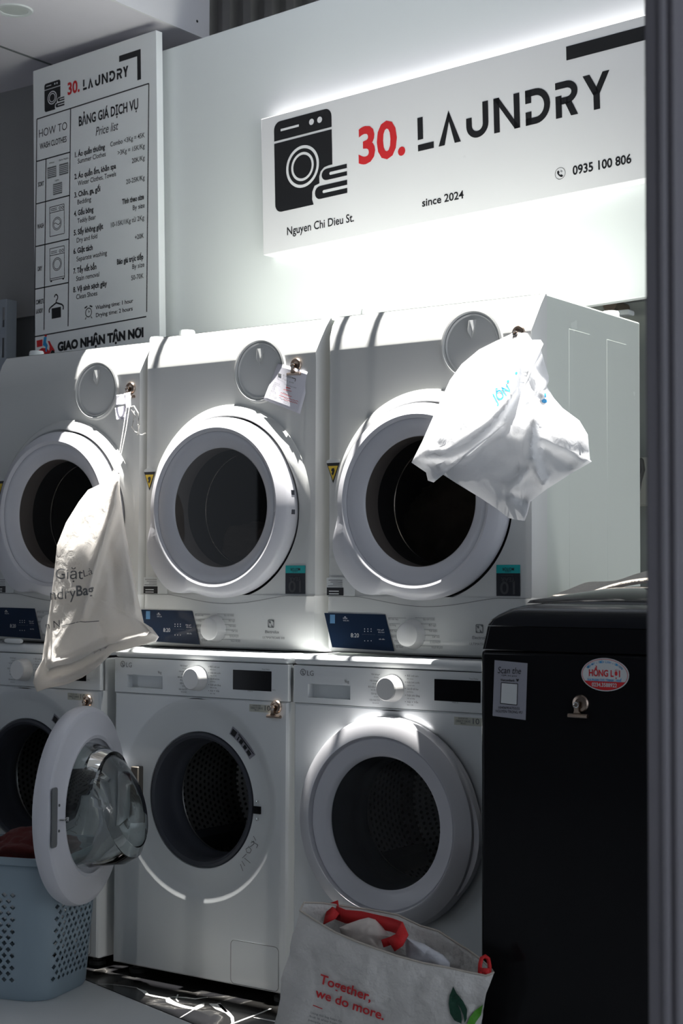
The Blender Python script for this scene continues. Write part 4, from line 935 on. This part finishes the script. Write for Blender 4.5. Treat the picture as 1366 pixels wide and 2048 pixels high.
# ---- bulldog clips with magnets
def make_clip(P, label):
    t = thing('bulldog_clip', label, 'clip', P, 'metal magnet clips on the machines')
    MB().lathe([(0, 0), (.0165, 0), (.0175, -.003), (.0155, -.006), (.010, -.0075), (.009, -.005), (0, -.005)], n=32).build('magnet_disc', 'brass', t)
    lo = []
    for z, w_, y in ((.004, .004, -.010), (.0005, .0065, -.012), (-.005, .005, -.013), (-.014, .0045, -.013), (-.019, .008, -.010), (-.021, .014, -.008)):
        lo.append([V((-.004+sx*w_, y+dy, z)) for sx, dy in ((-1, 0), (1, 0), (1, .002), (-1, .002))])
    MB().loft(lo).build('tongue', 'brass', t, ang=50)
    MB().tube([(-.004+.005*cos(a), -.0135, -.002+.005*sin(a)) for a in [2*pi*k/16 for k in range(17)]], .0013, 6).build('eyelet', 'chrome', t)
    MB().loft([[V((x, y, z)) for y, z in ((-.010, -.020), (-.012, -.023), (-.011, -.027), (-.004, -.028), (-.001, -.024), (-.004, -.020))] for x in (-.024, .018)]).build('jaw', 'brass', t)
    return t
def clip(px, py, y, label):
    global CLIP
    P = at(px, py, y)
    if CLIP is None: CLIP = make_clip(P, label); return CLIP
    return copy_tree(CLIP, MT.Translation(P), label)
CLIP = None
clip(553, 1414, -.0005, 'bronze magnet clip on the middle washing machine, right of its sticker')
clip(176, 1402, -.0005, 'bronze magnet clip on the left washing machine, just above the open door')
clip(262, 777, DY-.0005, 'bronze magnet clip holding the string of the cloth laundry bag')
clip(593, 730, DY-.0005, 'bronze magnet clip holding the paper receipt')
clip(1038, 666, DY-.0005, 'bronze magnet clip holding the plastic carrier bag')
# ---- rolled white cap left lying on the left washer
a, b = at(12, 1279, -.0005), at(44, 1281, -.0005)
t = thing('plastic_tube', 'small white plastic tube lying on the left washing machine under the dryer', 'tube', (a+b)/2)
P = [V((a.x+(b.x-a.x)*k, -.006+.012, .8625)) for k in (0, .15, .9, 1)]
P = [V((p.x, -.001, .8585)) for p in P]
MB().tube(P, [.006, .0075, .0075, .005], 12).build('tube_body', 'enamel', t, world=True)
MB().tube([P[0]-X_*.012, P[0]], [.004, .006], 10).build('tube_end', 'grey_ink', t, world=True)

# ---- clothes seen inside machines
def cloth_blob(name, label, c, r, m, seed, sq=(1, .8, .7), cat='clothes'):
    bm = bmesh.new(); bmesh.ops.create_icosphere(bm, subdivisions=5, radius=1)
    for v in bm.verts:
        n = v.co.normalized(); o = V((seed*3.1, seed*1.7, seed)); f = 1+.22*noise.noise(n*1.6+o)+.22*abs(noise.noise(n*3.0+o))+.10*abs(noise.noise(n*7+o))
        v.co = V((n.x*sq[0], n.y*sq[1], n.z*sq[2]))*r*f
    me = bpy.data.meshes.new(name); bm.to_mesh(me); bm.free(); me.materials.append(M[m]); me.shade_smooth()
    o = bpy.data.objects.new(name, me); COL.objects.link(o); o.location = c; return tag(o, label, cat)
cloth_blob('folded_garment', 'pale garment pressed inside the middle dryer door', (DXC-.03, .27, DZ+DCZ-.13), .12, 'beigecloth', 3, (.95, .7, .85))
cloth_blob('dark_clothes', 'dark patterned clothes inside the right dryer', (DXC+.619, .31, DZ+DCZ-.06), .155, 'darkcloth', 5, (1.1, .75, 1.1))

# ================================================================== BLACK TOP-LOAD WASHER
BY = -.36; bx0 = at(961, 1300, BY).x; BW = .56; BD_ = .58; bxc = bx0+BW/2
bz_ = lambda px, py: at(px, py, BY).z-FZ
zt = bz_(1100, 1228); zs1 = bz_(1136, 1255); zs2 = bz_(1175, 1306)
blk = thing('black_washing_machine', 'black top-loading washing machine with stickers, at the right in front of the white ones', 'washing machine', (bxc, BY, FZ))
bl = lambda px, py, y=0: V((at(px, py, BY+y).x-bxc, y, at(px, py, BY+y).z-FZ))
MB().box(-BW/2, BW/2, 0, BD_, .03, zs2-.001).build('cabinet', 'black_plastic', blk, bevel=.008)
def ring_rr(ix, iy, z, r): return [V((x, y, z)) for x, y in rrect(-BW/2+ix, BW/2-ix, iy, BD_-iy, r, 8)]
mb = MB(); mb.loft([ring_rr(0, 0, zs2+.001, .012), ring_rr(.010, .002, zs1-.001, .014)]); mb.build('top_band', 'black_plastic', blk, ang=30)
mb = MB(); mb.loft([ring_rr(.010, .002, zs1+.0005, .014), ring_rr(.016, .003, zs1+.012, .018), ring_rr(.026, .006, zt-.004, .03), ring_rr(.045, .014, zt+.008, .04), ring_rr(.07, .035, zt+.017, .05), ring_rr(.10, .05, zt+.020, .05)]); mb.build('top_frame', 'black_top', blk, ang=40)
# lid and raised rear console
lo = []
for k in range(13):
    x = -BW/2+.075+(BW-.15)*k/12; u = abs(2*k/12-1); hgt = .012*(1-u**3)
    lo.append([V((x, .06, zt+.020)), V((x, .075, zt+.026+hgt*.5)), V((x, .30, zt+.040+hgt*1.3)), V((x, .34, zt+.040+hgt*1.3)), V((x, .345, zt+.018))])
MB().loft(lo).build('lid', 'black_gloss', blk, ang=40)
lo = []
for k in range(17):
    x = -BW/2+.05+(BW-.10)*k/16; u = abs(2*k/16-1); hgt = .032*(1-u**2.2)
    lo.append([V((x, .335, zt+.010)), V((x, .345, zt+.022+hgt*.9)), V((x, .42, zt+.026+hgt)), V((x, .55, zt+.022+hgt)), V((x, .565, zt+.005))])
MB().loft(lo).build('rear_console', 'black_top', blk, ang=40)
for x in (-.22, .22):
    for y in (.06, .52): MB().box(x-.025, x+.025, y-.025, y+.025, .002, .032).build('foot', 'rubber', blk, bevel=.004)
z5 = lambda x, y: (940+x/3.207, 1140+y/3.207)
y = -.0006
q = [bl(*z5(*p)) for p in ((160, 578), (370, 598), (358, 962), (147, 935))]
mb = MB(); mb.poly([V((p.x, y, p.z)) for p in q], N_, .0008); s1_ = mb.build('scan_sticker', 'label_grey', blk, smooth=False)
mb = MB()
def bw(s, x0, y0, x1, y1, h, bold=0, shear=0, yy=-.0019):
    P = bl(*z5(x0, y0)); Q = bl(*z5(x1, y1)); z = (P.z+Q.z)/2; write(mb, s, V((P.x, yy, z)), V((Q.x, yy, z)), Z_, h/3.207*3.3/F, bold, shear)
bw('Scan the', 180, 660, 328, 668, 40, shear=.3); bw('QR to pay', 205, 678, 305, 684, 8); bw('Vietcombank', 198, 712, 290, 716, 15, .015)
p = bl(*z5(308, 707)); mb.poly([V((p.x+a*.0035, -.0019, p.z+b*.0035)) for a, b in ((0, -1), (.9, .3), (.7, .9), (0, .5), (-.7, .9), (-.9, .3))])
bw('1040690475555', 185, 890, 322, 895, 15); bw('NGUYEN TRONG VU', 168, 912, 338, 922, 17)
P = [bl(*z5(*p)) for p in ((204, 722), (309, 730), (304, 866), (198, 855))]; P = [V((p.x, -.0019, p.z)) for p in P]; pline(mb, P+[P[0]], .0016, N_)
mb.build('sticker_text', 'ink', s1_, smooth=False, clean=False)
mb = MB(); mb.poly([V((p.x, -.0017, p.z)) for p in P]); mb.build('blank_square', 'label_white', s1_, smooth=False, clean=False)
c = bl(*z5(867, 671)); rx = (bl(*z5(1020, 671)).x-bl(*z5(714, 671)).x)/2; rz = (bl(*z5(867, 565)).z-bl(*z5(867, 778)).z)/2
mb = MB(); mb.poly([V((c.x+rx*cos(2*pi*k/48), y, c.z+rz*sin(2*pi*k/48))) for k in range(48)], N_, .0008); ov = mb.build('oval_sticker', 'label_white', blk, smooth=False)
mb = MB()
E = [V((c.x+rx*.95*cos(2*pi*k/60), -.0018, c.z+rz*.93*sin(2*pi*k/60))) for k in range(61)]; pline(mb, E, .0009, N_)
f = asin_ = math.asin(.44); seg = [V((c.x+rx*.95*cos(a), -.0018, c.z+rz*.93*sin(a))) for a in [pi+f+(pi-2*f)*k/20 for k in range(21)]]; mb.poly(seg)
bw('HỒNG LỢI', 765, 680, 965, 684, 38, .03); mb.build('oval_band', 'red_ink', ov, smooth=False, clean=False)
mb = MB(); bw('0234.3588922', 785, 745, 945, 753, 23, .02, yy=-.0023); mb.build('oval_number', 'label_white', ov, smooth=False, clean=False)
mb = MB(); bw('164 PHAN CHU TRINH - HUẾ', 757, 712, 975, 718, 15, .02)
s = 'ĐIỆN MÁY - ĐIỆN LẠNH - GIA DỤNG'
for i, ch in enumerate(s):
    if ch == ' ': continue
    a = radians(150-120*i/(len(s)-1)); ctr = V((c.x+rx*.80*cos(a), -.0018, c.z+rz*.70*sin(a))); tn = V((sin(a), 0, -cos(a)*.75)).normalized(); write(mb, ch, ctr-tn*.0014, ctr+tn*.0014, V((-tn.z, 0, tn.x)), .0042, .01)
mb.build('oval_text', 'blue_ink', ov, smooth=False, clean=False)
clip(1162, 1407, BY-.0005, 'brass magnet clip on the black washing machine under its oval sticker')
# towel lying on the console
mb = MB(); g = []; NX, NY = 30, 14
TX0 = at(1112, 1192, .07).x-bxc
for i in range(NX+1):
    for j in range(NY+1):
        x = TX0+(.24-TX0)*i/NX; y_ = .37+.18*j/NY; u = min(1, abs(x)/(BW/2-.05)); hgt = .032*(1-u**2.2)+.027+.010*min(1, i/12)+.032*j/NY+.004*noise.noise(V((x*9, y_*9, 0)))
        if i == 0: hgt -= .01
        g.append(V((x, y_, zt+hgt)))
mb.add(g, [(i*(NY+1)+j, (i+1)*(NY+1)+j, (i+1)*(NY+1)+j+1, i*(NY+1)+j+1) for i in range(NX) for j in range(NY)])
mb.v = [p+V((bxc, BY, FZ)) for p in mb.v]
tw = mb.build('towel', 'towel', solid=.012, ang=80, sub=1); tag(tw, 'beige towel lying on top of the black washing machine', 'towel')

# ================================================================== TOTE BAG
A = V((.93, -.455, .335)); 
FR = [(600, 1822), (640, 1843), (680, 1862), (729, 1880), (770, 1893), (810, 1906), (860, 1920), (902, 1929), (945, 1941), (976, 1950), (987, 1946)]
BK = [(984, 1941), (962, 1920), (935, 1900), (912, 1886), (877, 1863), (842, 1853), (796, 1831), (740, 1820), (688, 1813), (645, 1807), (608, 1806)]
TL = at(600, 1822, -.49); TR = at(987, 1946, -.425)
def front_pt(px, py, bulge=0):            # tote front plane through its two rim corners, turned a little to the right
    d = ray(px, py); n = V((-(TR.y-TL.y), (TR.x-TL.x), 0)).normalized(); return CAM+d*((TL-CAM).dot(n)/d.dot(n))
tn = V((-(TR.y-TL.y), (TR.x-TL.x), 0)).normalized()
nF = len(FR); K = 13
front_top = [front_pt(*p)-tn*(.035*sin(pi*i/(nF-1))) for i, p in enumerate(FR)]
def fp_off(px, py, k): d = ray(px, py); o = TL-tn*k; return CAM+d*((o-CAM).dot(tn)/d.dot(tn))
def back_pt(px, py, k): d = ray(px, py); o = TL+tn*k; return CAM+d*((o-CAM).dot(tn)/d.dot(tn))
back_top = [back_pt(*p, .02+.10*sin(pi*(i+.6)/(len(BK)))) for i, p in enumerate(BK)]
bL = front_pt(528, 2150); bR = front_pt(922, 2190); 
bL = V((bL.x, bL.y, FZ+.002)); bR = V((bR.x, bR.y, FZ+.002))
front_bot = [bL+(bR-bL)*(i/(nF-1)) - tn*.03*(1 if 0 < i < nF-1 else .4) for i in range(nF)]
nB = len(BK); back_bot = [bR+(bL-bR)*(i/(nB-1)) + tn*(.02+.11*min(1, i/4)) for i in range(nB)]
loops = []
for k in range(K+1):
    v = k/K; row = []
    for a, b in zip(front_top+back_top, front_bot+back_bot):
        p = a*(1-v)+b*v; s_ = sin(pi*v); q = p*14
        row.append(p - tn*(.008*noise.noise(q)*s_*1.6))
    loops.append(row)
def densify(loops, f=3):
    out = []
    for L in loops:
        n = len(L); R = []
        for i in range(n):
            p0, p1, p2, p3 = L[i-1], L[i], L[(i+1) % n], L[(i+2) % n]
            for k in range(f):
                t_ = k/f; R.append(p1*(1-t_)+p2*t_)
        out.append(R)
    return out
tm = MB(); lp = densify(loops, 4)
lp2 = []
for r in range(len(lp)-1):
    for k in range(3): t_ = k/3; lp2.append([a*(1-t_)+b*t_ for a, b in zip(lp[r], lp[r+1])])
lp2.append(lp[-1])
TOT = len(lp2)
for r, L in enumerate(lp2):
    v = r/(TOT-1)
    for i, p in enumerate(L):
        q = V((p.x*22, p.y*22, p.z*22)); am = min(1, v*8)*min(1, (1-v)*6)
        L[i] = p - tn*(am*(.020*abs(noise.noise(q*.55))+.008*abs(noise.noise(q*1.9))+.004*abs(noise.noise(q*3.7))))
tm.loft(lp2, caps=False); tm.f.append(tuple(range((TOT-1)*len(lp2[0]), TOT*len(lp2[0]))))
tote = thing('tote_bag', 'worn white shopping tote bag with red lettering and green leaves, leaning on the black washer', 'tote bag', (bL+bR)/2)
tm.build('bag_body', 'tote', tote, world=True, ang=50, solid=.0018)
# rim hem
hem = [p+Z_*.001 for p in lp2[0]]; MB().tube(hem+[hem[0]], .0022, 6, cap=False).build('rim_hem', 'tote_in', tote, world=True)
k7 = lambda x, y: (540+x/2.846, 1760+y/2.846)
mb = MB()
def tt(mb, s, x0, y0, x1, y1, h, bold=0):
    P = fp_off(*k7(x0, y0), .09); Q = fp_off(*k7(x1, y1), .09)
    t_ = (Q-P).normalized(); write(mb, s, P, Q, tn.cross(t_).normalized() if tn.cross(t_).z > 0 else -tn.cross(t_).normalized(), h/2.846*depth(P)/F, bold)
tt(mb, 'Together,', 280, 585, 572, 693, 52, .02); tt(mb, 'we do more.', 256, 662, 646, 798, 50, .02)
P = [fp_off(*k7(x, y), .09) for x, y in ((245, 712), (298, 734))]; line(mb, P[0], P[1], .0018, tn)
on_surface(mb, tm, .006).build('bag_lettering', 'red_ink', tote, world=True, smooth=False, clean=False)
mb = MB(); tt(mb, 'Using this bag helps the', 232, 760, 410, 812, 12); tt(mb, 'but it also helps', 226, 780, 395, 830, 12); tt(mb, 'people in need', 218, 800, 370, 850, 12)
on_surface(mb, tm, .006).build('small_print', 'grey_ink', tote, world=True, smooth=False, clean=False)
mb = MB(); Fp = lambda *q: [fp_off(*k7(x, y), .09) for x, y in q]
mb.poly(Fp((1043, 605), (1062, 645), (1100, 690), (1122, 735), (1120, 790), (1108, 815), (1100, 770), (1085, 730), (1068, 708), (1085, 745), (1092, 790), (1090, 818), (1050, 800), (1025, 760), (1017, 705), (1022, 660)))
on_surface(mb, tm, .006).build('leaf_print', 'leaf_dark', tote, world=True, smooth=False, clean=False)
mb = MB(); mb.poly(Fp((1212, 710), (1200, 770), (1178, 800), (1160, 830), (1118, 830), (1135, 785), (1165, 745))); on_surface(mb, tm, .006).build('leaf_print', 'leaf_green', tote, world=True, smooth=False, clean=False)
def strap(name, pts, wd, par, m='red_web'):      # pts: [(pixel, distance behind the front plane)]
    P = [back_pt(*k7(*q), k) for q, k in pts]; mb = MB(); L = []
    for i, p in enumerate(P):
        t_ = (P[min(i+1, len(P)-1)]-P[max(i-1, 0)]).normalized(); v_ = t_.cross(tn).normalized(); L.append([p-v_*wd/2, p+v_*wd/2])
    mb.loft(L, closed=False); return mb.build(name, m, par, world=True, solid=.0025, ang=25)
strap('handle', [((338, 235), .04), ((352, 200), .06), ((372, 160), .075), ((392, 158), .075)], .032, tote)
strap('handle_strap', [((375, 185), .07), ((430, 208), .06), ((520, 216), .05), ((600, 235), .04), ((690, 255), .03), ((745, 275), .01), ((752, 310), 0), ((730, 345), -.005), ((690, 372), -.006)], .028, tote)
strap('handle_end', [((640, 362), .0), ((690, 345), .004), ((740, 320), .01)], .016, tote)
strap('handle_loop', [((1194, 535), -.008), ((1196, 480), .0), ((1205, 445), .006), ((1225, 434), .008), ((1243, 448), .008), ((1250, 490), .004), ((1248, 535), -.004)], .008, tote)
strap('handle_patch', [((1196, 520), -.006), ((1250, 524), -.006)], .014, tote)
# what is in the tote
def soft_px(name, outline, ctr, kd, amp, m, label, cat):
    mb = MB(); O = []
    for a, b in zip(outline, outline[1:]+outline[:1]):
        for k in range(5): O.append(V(a)+(V(b)-V(a))*k/5)
    C_ = V(ctr)
    for side, am in ((-1, amp), (1, amp*.6)):
        L = []
        for j in range(13):
            r = max(.01, j/12); row = []
            for p in O:
                q = C_+(p-C_)*r; P = back_pt(*k7(q.x, q.y), kd); h = (1-r**2)**.6*am; h += (.35*am)*abs(noise.noise(P*40))*min(1, (1-r)*5)
                row.append(back_pt(*k7(q.x, q.y), kd+side*h))
            L.append(row)
        mb.loft(L, caps=False)
    return tag(mb.build(name, m, ang=60), label, cat)
soft_px('cloth_pouch', [(395, 272), (440, 250), (510, 225), (560, 213), (600, 225), (640, 265), (692, 322), (640, 352), (640, 420), (420, 380)], (540, 310), .035, .022, 'linen', 'cream cloth garment sticking out of the tote bag', 'garment')
soft_px('wrapped_clothes', [(765, 320), (830, 348), (880, 365), (930, 395), (985, 425), (1025, 470), (1020, 530), (780, 470)], (890, 425), .03, .018, 'white_cloth', 'white wrapped clothes in the right half of the tote bag', 'clothes')

# ================================================================== BASKET
BA = radians(16); BM = MT.Translation((-.115, -.255, FZ)) @ MT.Rotation(BA, 4, 'Z')
bas = thing('laundry_basket', 'pale blue plastic laundry basket with diamond holes, on the floor at the left', 'laundry basket', BM)
BWX, BDY, BH, BR_ = .40, .30, .365, .075
def per(u, z):                              # point on the basket skin: u = distance round the base, z = height
    g = .86+.14*(z/BH); w_, d_, r_ = BWX*g, BDY*g, BR_*g
    L = [w_-2*r_, pi*r_/2, d_-2*r_, pi*r_/2, w_-2*r_, pi*r_/2, d_-2*r_, pi*r_/2]; tot = sum(L); s = (u % 1)*tot
    for i, l in enumerate(L):
        if s <= l or i == 7: break
        s -= l
    f = s/l; cx, cy = w_/2-r_, d_/2-r_
    if i == 0: return V((-cx+2*cx*f, -d_/2, z))
    if i == 2: return V((w_/2, -cy+2*cy*f, z))
    if i == 4: return V((cx-2*cx*f, d_/2, z))
    if i == 6: return V((-w_/2, cy-2*cy*f, z))
    c0 = {1: (cx, -cy, -90), 3: (cx, cy, 0), 5: (-cx, cy, 90), 7: (-cx, -cy, 180)}[i]; a = radians(c0[2]+90*f)
    return V((c0[0]+r_*cos(a), c0[1]+r_*sin(a), z))
g = 1; L0 = [BWX-2*BR_, pi*BR_/2, BDY-2*BR_, pi*BR_/2]*2; tot = sum(L0)
CELL = .0245; NC = int(tot/CELL/2)*2
marks = []; s = 0
for l in L0: marks.append((s/tot, (s+l)/tot)); s += l
def flat(u):
    u %= 1
    for i in (0, 2, 4, 6):
        a, b = marks[i]; mg = .022/tot
        if i == 0 and a-.0+mg*3 < u < b-mg*1.2: return True
        if i != 0 and a-mg*1.5 < u < b+mg*1.0: return True
    return False
mb = MB(); NR = 15; zlo, zhi = .045, .275; rh = (zhi-zlo)/NR
for j in range(NR):
    z0_, z1_ = zlo+j*rh, zlo+(j+1)*rh
    for i in range(NC):
        u0_ = (i+(j % 2)*.5)/NC; u1_ = u0_+1/NC; um = (u0_+u1_)/2; zm = (z0_+z1_)/2
        c = [per(u0_, z0_), per(um, z0_), per(u1_, z0_), per(u1_, z1_), per(um, z1_), per(u0_, z1_)]
        if flat(um):
            du, dz_ = .35/NC, rh*.60; dd = [per(um, zm-dz_ if 0 else zm-rh*.47), per(um+du, zm), per(um, zm+rh*.47), per(um-du, zm)]
            mb.add(c+dd, [(0, 1, 6), (1, 2, 6), (2, 7, 6), (2, 3, 7), (3, 8, 7), (3, 4, 8), (4, 5, 8), (5, 9, 8), (5, 0, 9), (0, 6, 9)])
        else: mb.add(c, [(0, 1, 4, 5), (1, 2, 3, 4)])
NU = NC*2
def band(mb, zs):
    mb.loft([[per(k/NU, z) for k in range(NU)] for z in zs], caps=False)
band(mb, (.0+.012, .03, zlo)); band(mb, (zhi, .30, .33, BH-.02))
base = [per(k/NU, .012) for k in range(NU)]; mb.loft([[V((p.x*.97, p.y*.96, .002)) for p in base], base], caps=False); o_ = len(mb.v); mb.add([V((p.x*.97, p.y*.96, .002)) for p in base], [tuple(range(NU))])
mb.build('basket_wall', 'basket', bas, solid=.003, ang=40)
mb = MB(); lo = []
for ofs, z in ((0, BH-.022), (.009, BH-.020), (.012, BH-.006), (.008, BH), (.0, BH-.002), (-.003, BH-.012)):
    lo.append([per(k/NU, z)+V((per(k/NU, z).x, per(k/NU, z).y, 0)).normalized()*ofs for k in range(NU)])
mb.loft(lo+[lo[0]], caps=False).build('basket_rim', 'basket', bas, ang=50)
cl = cloth_blob('maroon_garment', 'dark maroon garment heaped in the pale blue basket', BM @ V((.04, .03, BH-.03)), .13, 'maroon', 9, (.95, .72, .5), 'garment')
cl = cloth_blob('white_garment', 'white cloth edge under the maroon garment in the blue basket', BM @ V((-.10, -.10, BH-.035)), .05, 'white_cloth', 11, (1.1, .6, .7), 'garment')
for o in (bpy.data.objects['maroon_garment'], bpy.data.objects['white_garment']): o.rotation_euler = (0, 0, BA)

# ================================================================== SMALL THINGS ON THE WALLS
p = atz(28, 20, 2.92); dlm = thing('downlight', 'round recessed white downlight in the ceiling above the price board', 'ceiling light', (p.x, p.y, 2.92))
rx = lambda mb: mb
mb = MB().lathe([(.045, .0), (.046, -.003), (.060, -.004), (.064, 0)], n=48); mb.v = [V((q.x, q.z, q.y)) for q in mb.v]; mb.build('trim_ring', 'enamel', dlm)
mb = MB().lathe([(.0005, -.001), (.046, -.001)], n=48); mb.v = [V((q.x, q.z, q.y)) for q in mb.v]; mb.build('diffuser', 'lamp', dlm)
# screws in the fascia corner
p = atz(404, 69, 2.93); fs = MB().lathe([(0, -.002), (.004, -.0015), (.005, 0)], n=12); fs.v = [V((FX-q.y, .93+q.x, 2.965+q.z)) for q in fs.v]; tag(fs.build('screw', 'ink'), 'small dark screw in the corner of the white ceiling fascia', 'screw')
# socket box with plug on the rear wall
yw = 1.06
def onw(px, py): return at(px, py, yw)
a, b = onw(1268, 917), onw(1300, 1012)
sb = thing('socket_box', 'cream wall socket box on the rear wall right of the right dryer', 'socket', ((a.x+b.x)/2, yw, b.z))
MB().box(a.x, b.x+.12, yw-.030, yw, b.z, a.z).build('box_body', 'socket', sb, world=True, bevel=.003)
c = onw(1288, 945); pl = thing('power_plug', 'dark grey power plug with black cable in the cream socket box', 'plug', (c.x, yw-.03, c.z))
lo = []
for z, w_ in ((.040, .016), (.034, .024), (.005, .028), (-.030, .016), (-.055, .011), (-.06, .010)): lo.append([V((c.x+sx*w_*.9-.006, yw-.0305-dy, c.z+z)) for sx, dy in ((-1, 0), (1, 0), (1, .022), (-1, .022))])
MB().loft(lo).build('plug_body', 'plug', pl, world=True, bevel=.003)
mb = MB(); P = [V((c.x-.004, yw-.042, c.z-.055)), V((c.x-.012, yw-.045, c.z-.12)), V((c.x-.006, yw-.045, c.z-.25)), V((c.x-.012, yw-.045, c.z-.45)), V((c.x-.012, yw-.03, c.z-.8))]
mb.tube(P, .0045, 8).build('cable', 'plug', pl, world=True)
# pipe stub over the right dryer
c = at(1213, 606, .94); vp = thing('pipe_valve', 'brass and white water valve on the wall above the right dryer', 'valve', (c.x, yw, c.z))
mb = MB().lathe([(.0, 0), (.016, 0), (.016, -.05), (.022, -.052), (.022, -.10), (0, -.10)], n=20); mb.v = [V((c.x+q.x, yw+q.y, c.z+q.z)) for q in mb.v]; mb.build('valve_body', 'brass', vp, world=True)
MB().box(c.x-.005, c.x+.06, yw-.10, yw-.06, c.z-.035, c.z-.020).build('valve_handle', 'enamel', vp, world=True, bevel=.004)
# slotted rack post at the far left
yr = .90; a = at(13, 598, yr); mb = MB(); zz0 = FZ; zz1 = a.z
X = [a.x-.10, a.x-.058, a.x-.045, a.x-.020, a.x-.008, a.x]
Zs = [zz0]; z = zz1-.02
cuts = []
z = zz1-.03
while z > zz0+.1: cuts.append((z-.075, z)); z -= .115
Zl = sorted({zz0, zz1} | {q for c_ in cuts for q in c_})
for i in range(5):
    for j in range(len(Zl)-1):
        zm = (Zl[j]+Zl[j+1])/2
        if i in (1, 3) and any(lo_ < zm < hi_ for lo_, hi_ in cuts) and i == 3: continue
        mb.add([(X[i], yr, Zl[j]), (X[i+1], yr, Zl[j]), (X[i+1], yr, Zl[j+1]), (X[i], yr, Zl[j+1])], [(0, 1, 2, 3)])
mb.add([(X[5], yr, zz0), (X[5], yr+.05, zz0), (X[5], yr+.05, zz1), (X[5], yr, zz1)], [(0, 1, 2, 3)])
tag(mb.build('slotted_rack_post', 'steel', solid=.003, smooth=False), 'pale grey slotted steel rack post at the left edge behind the left dryer', 'rack post')
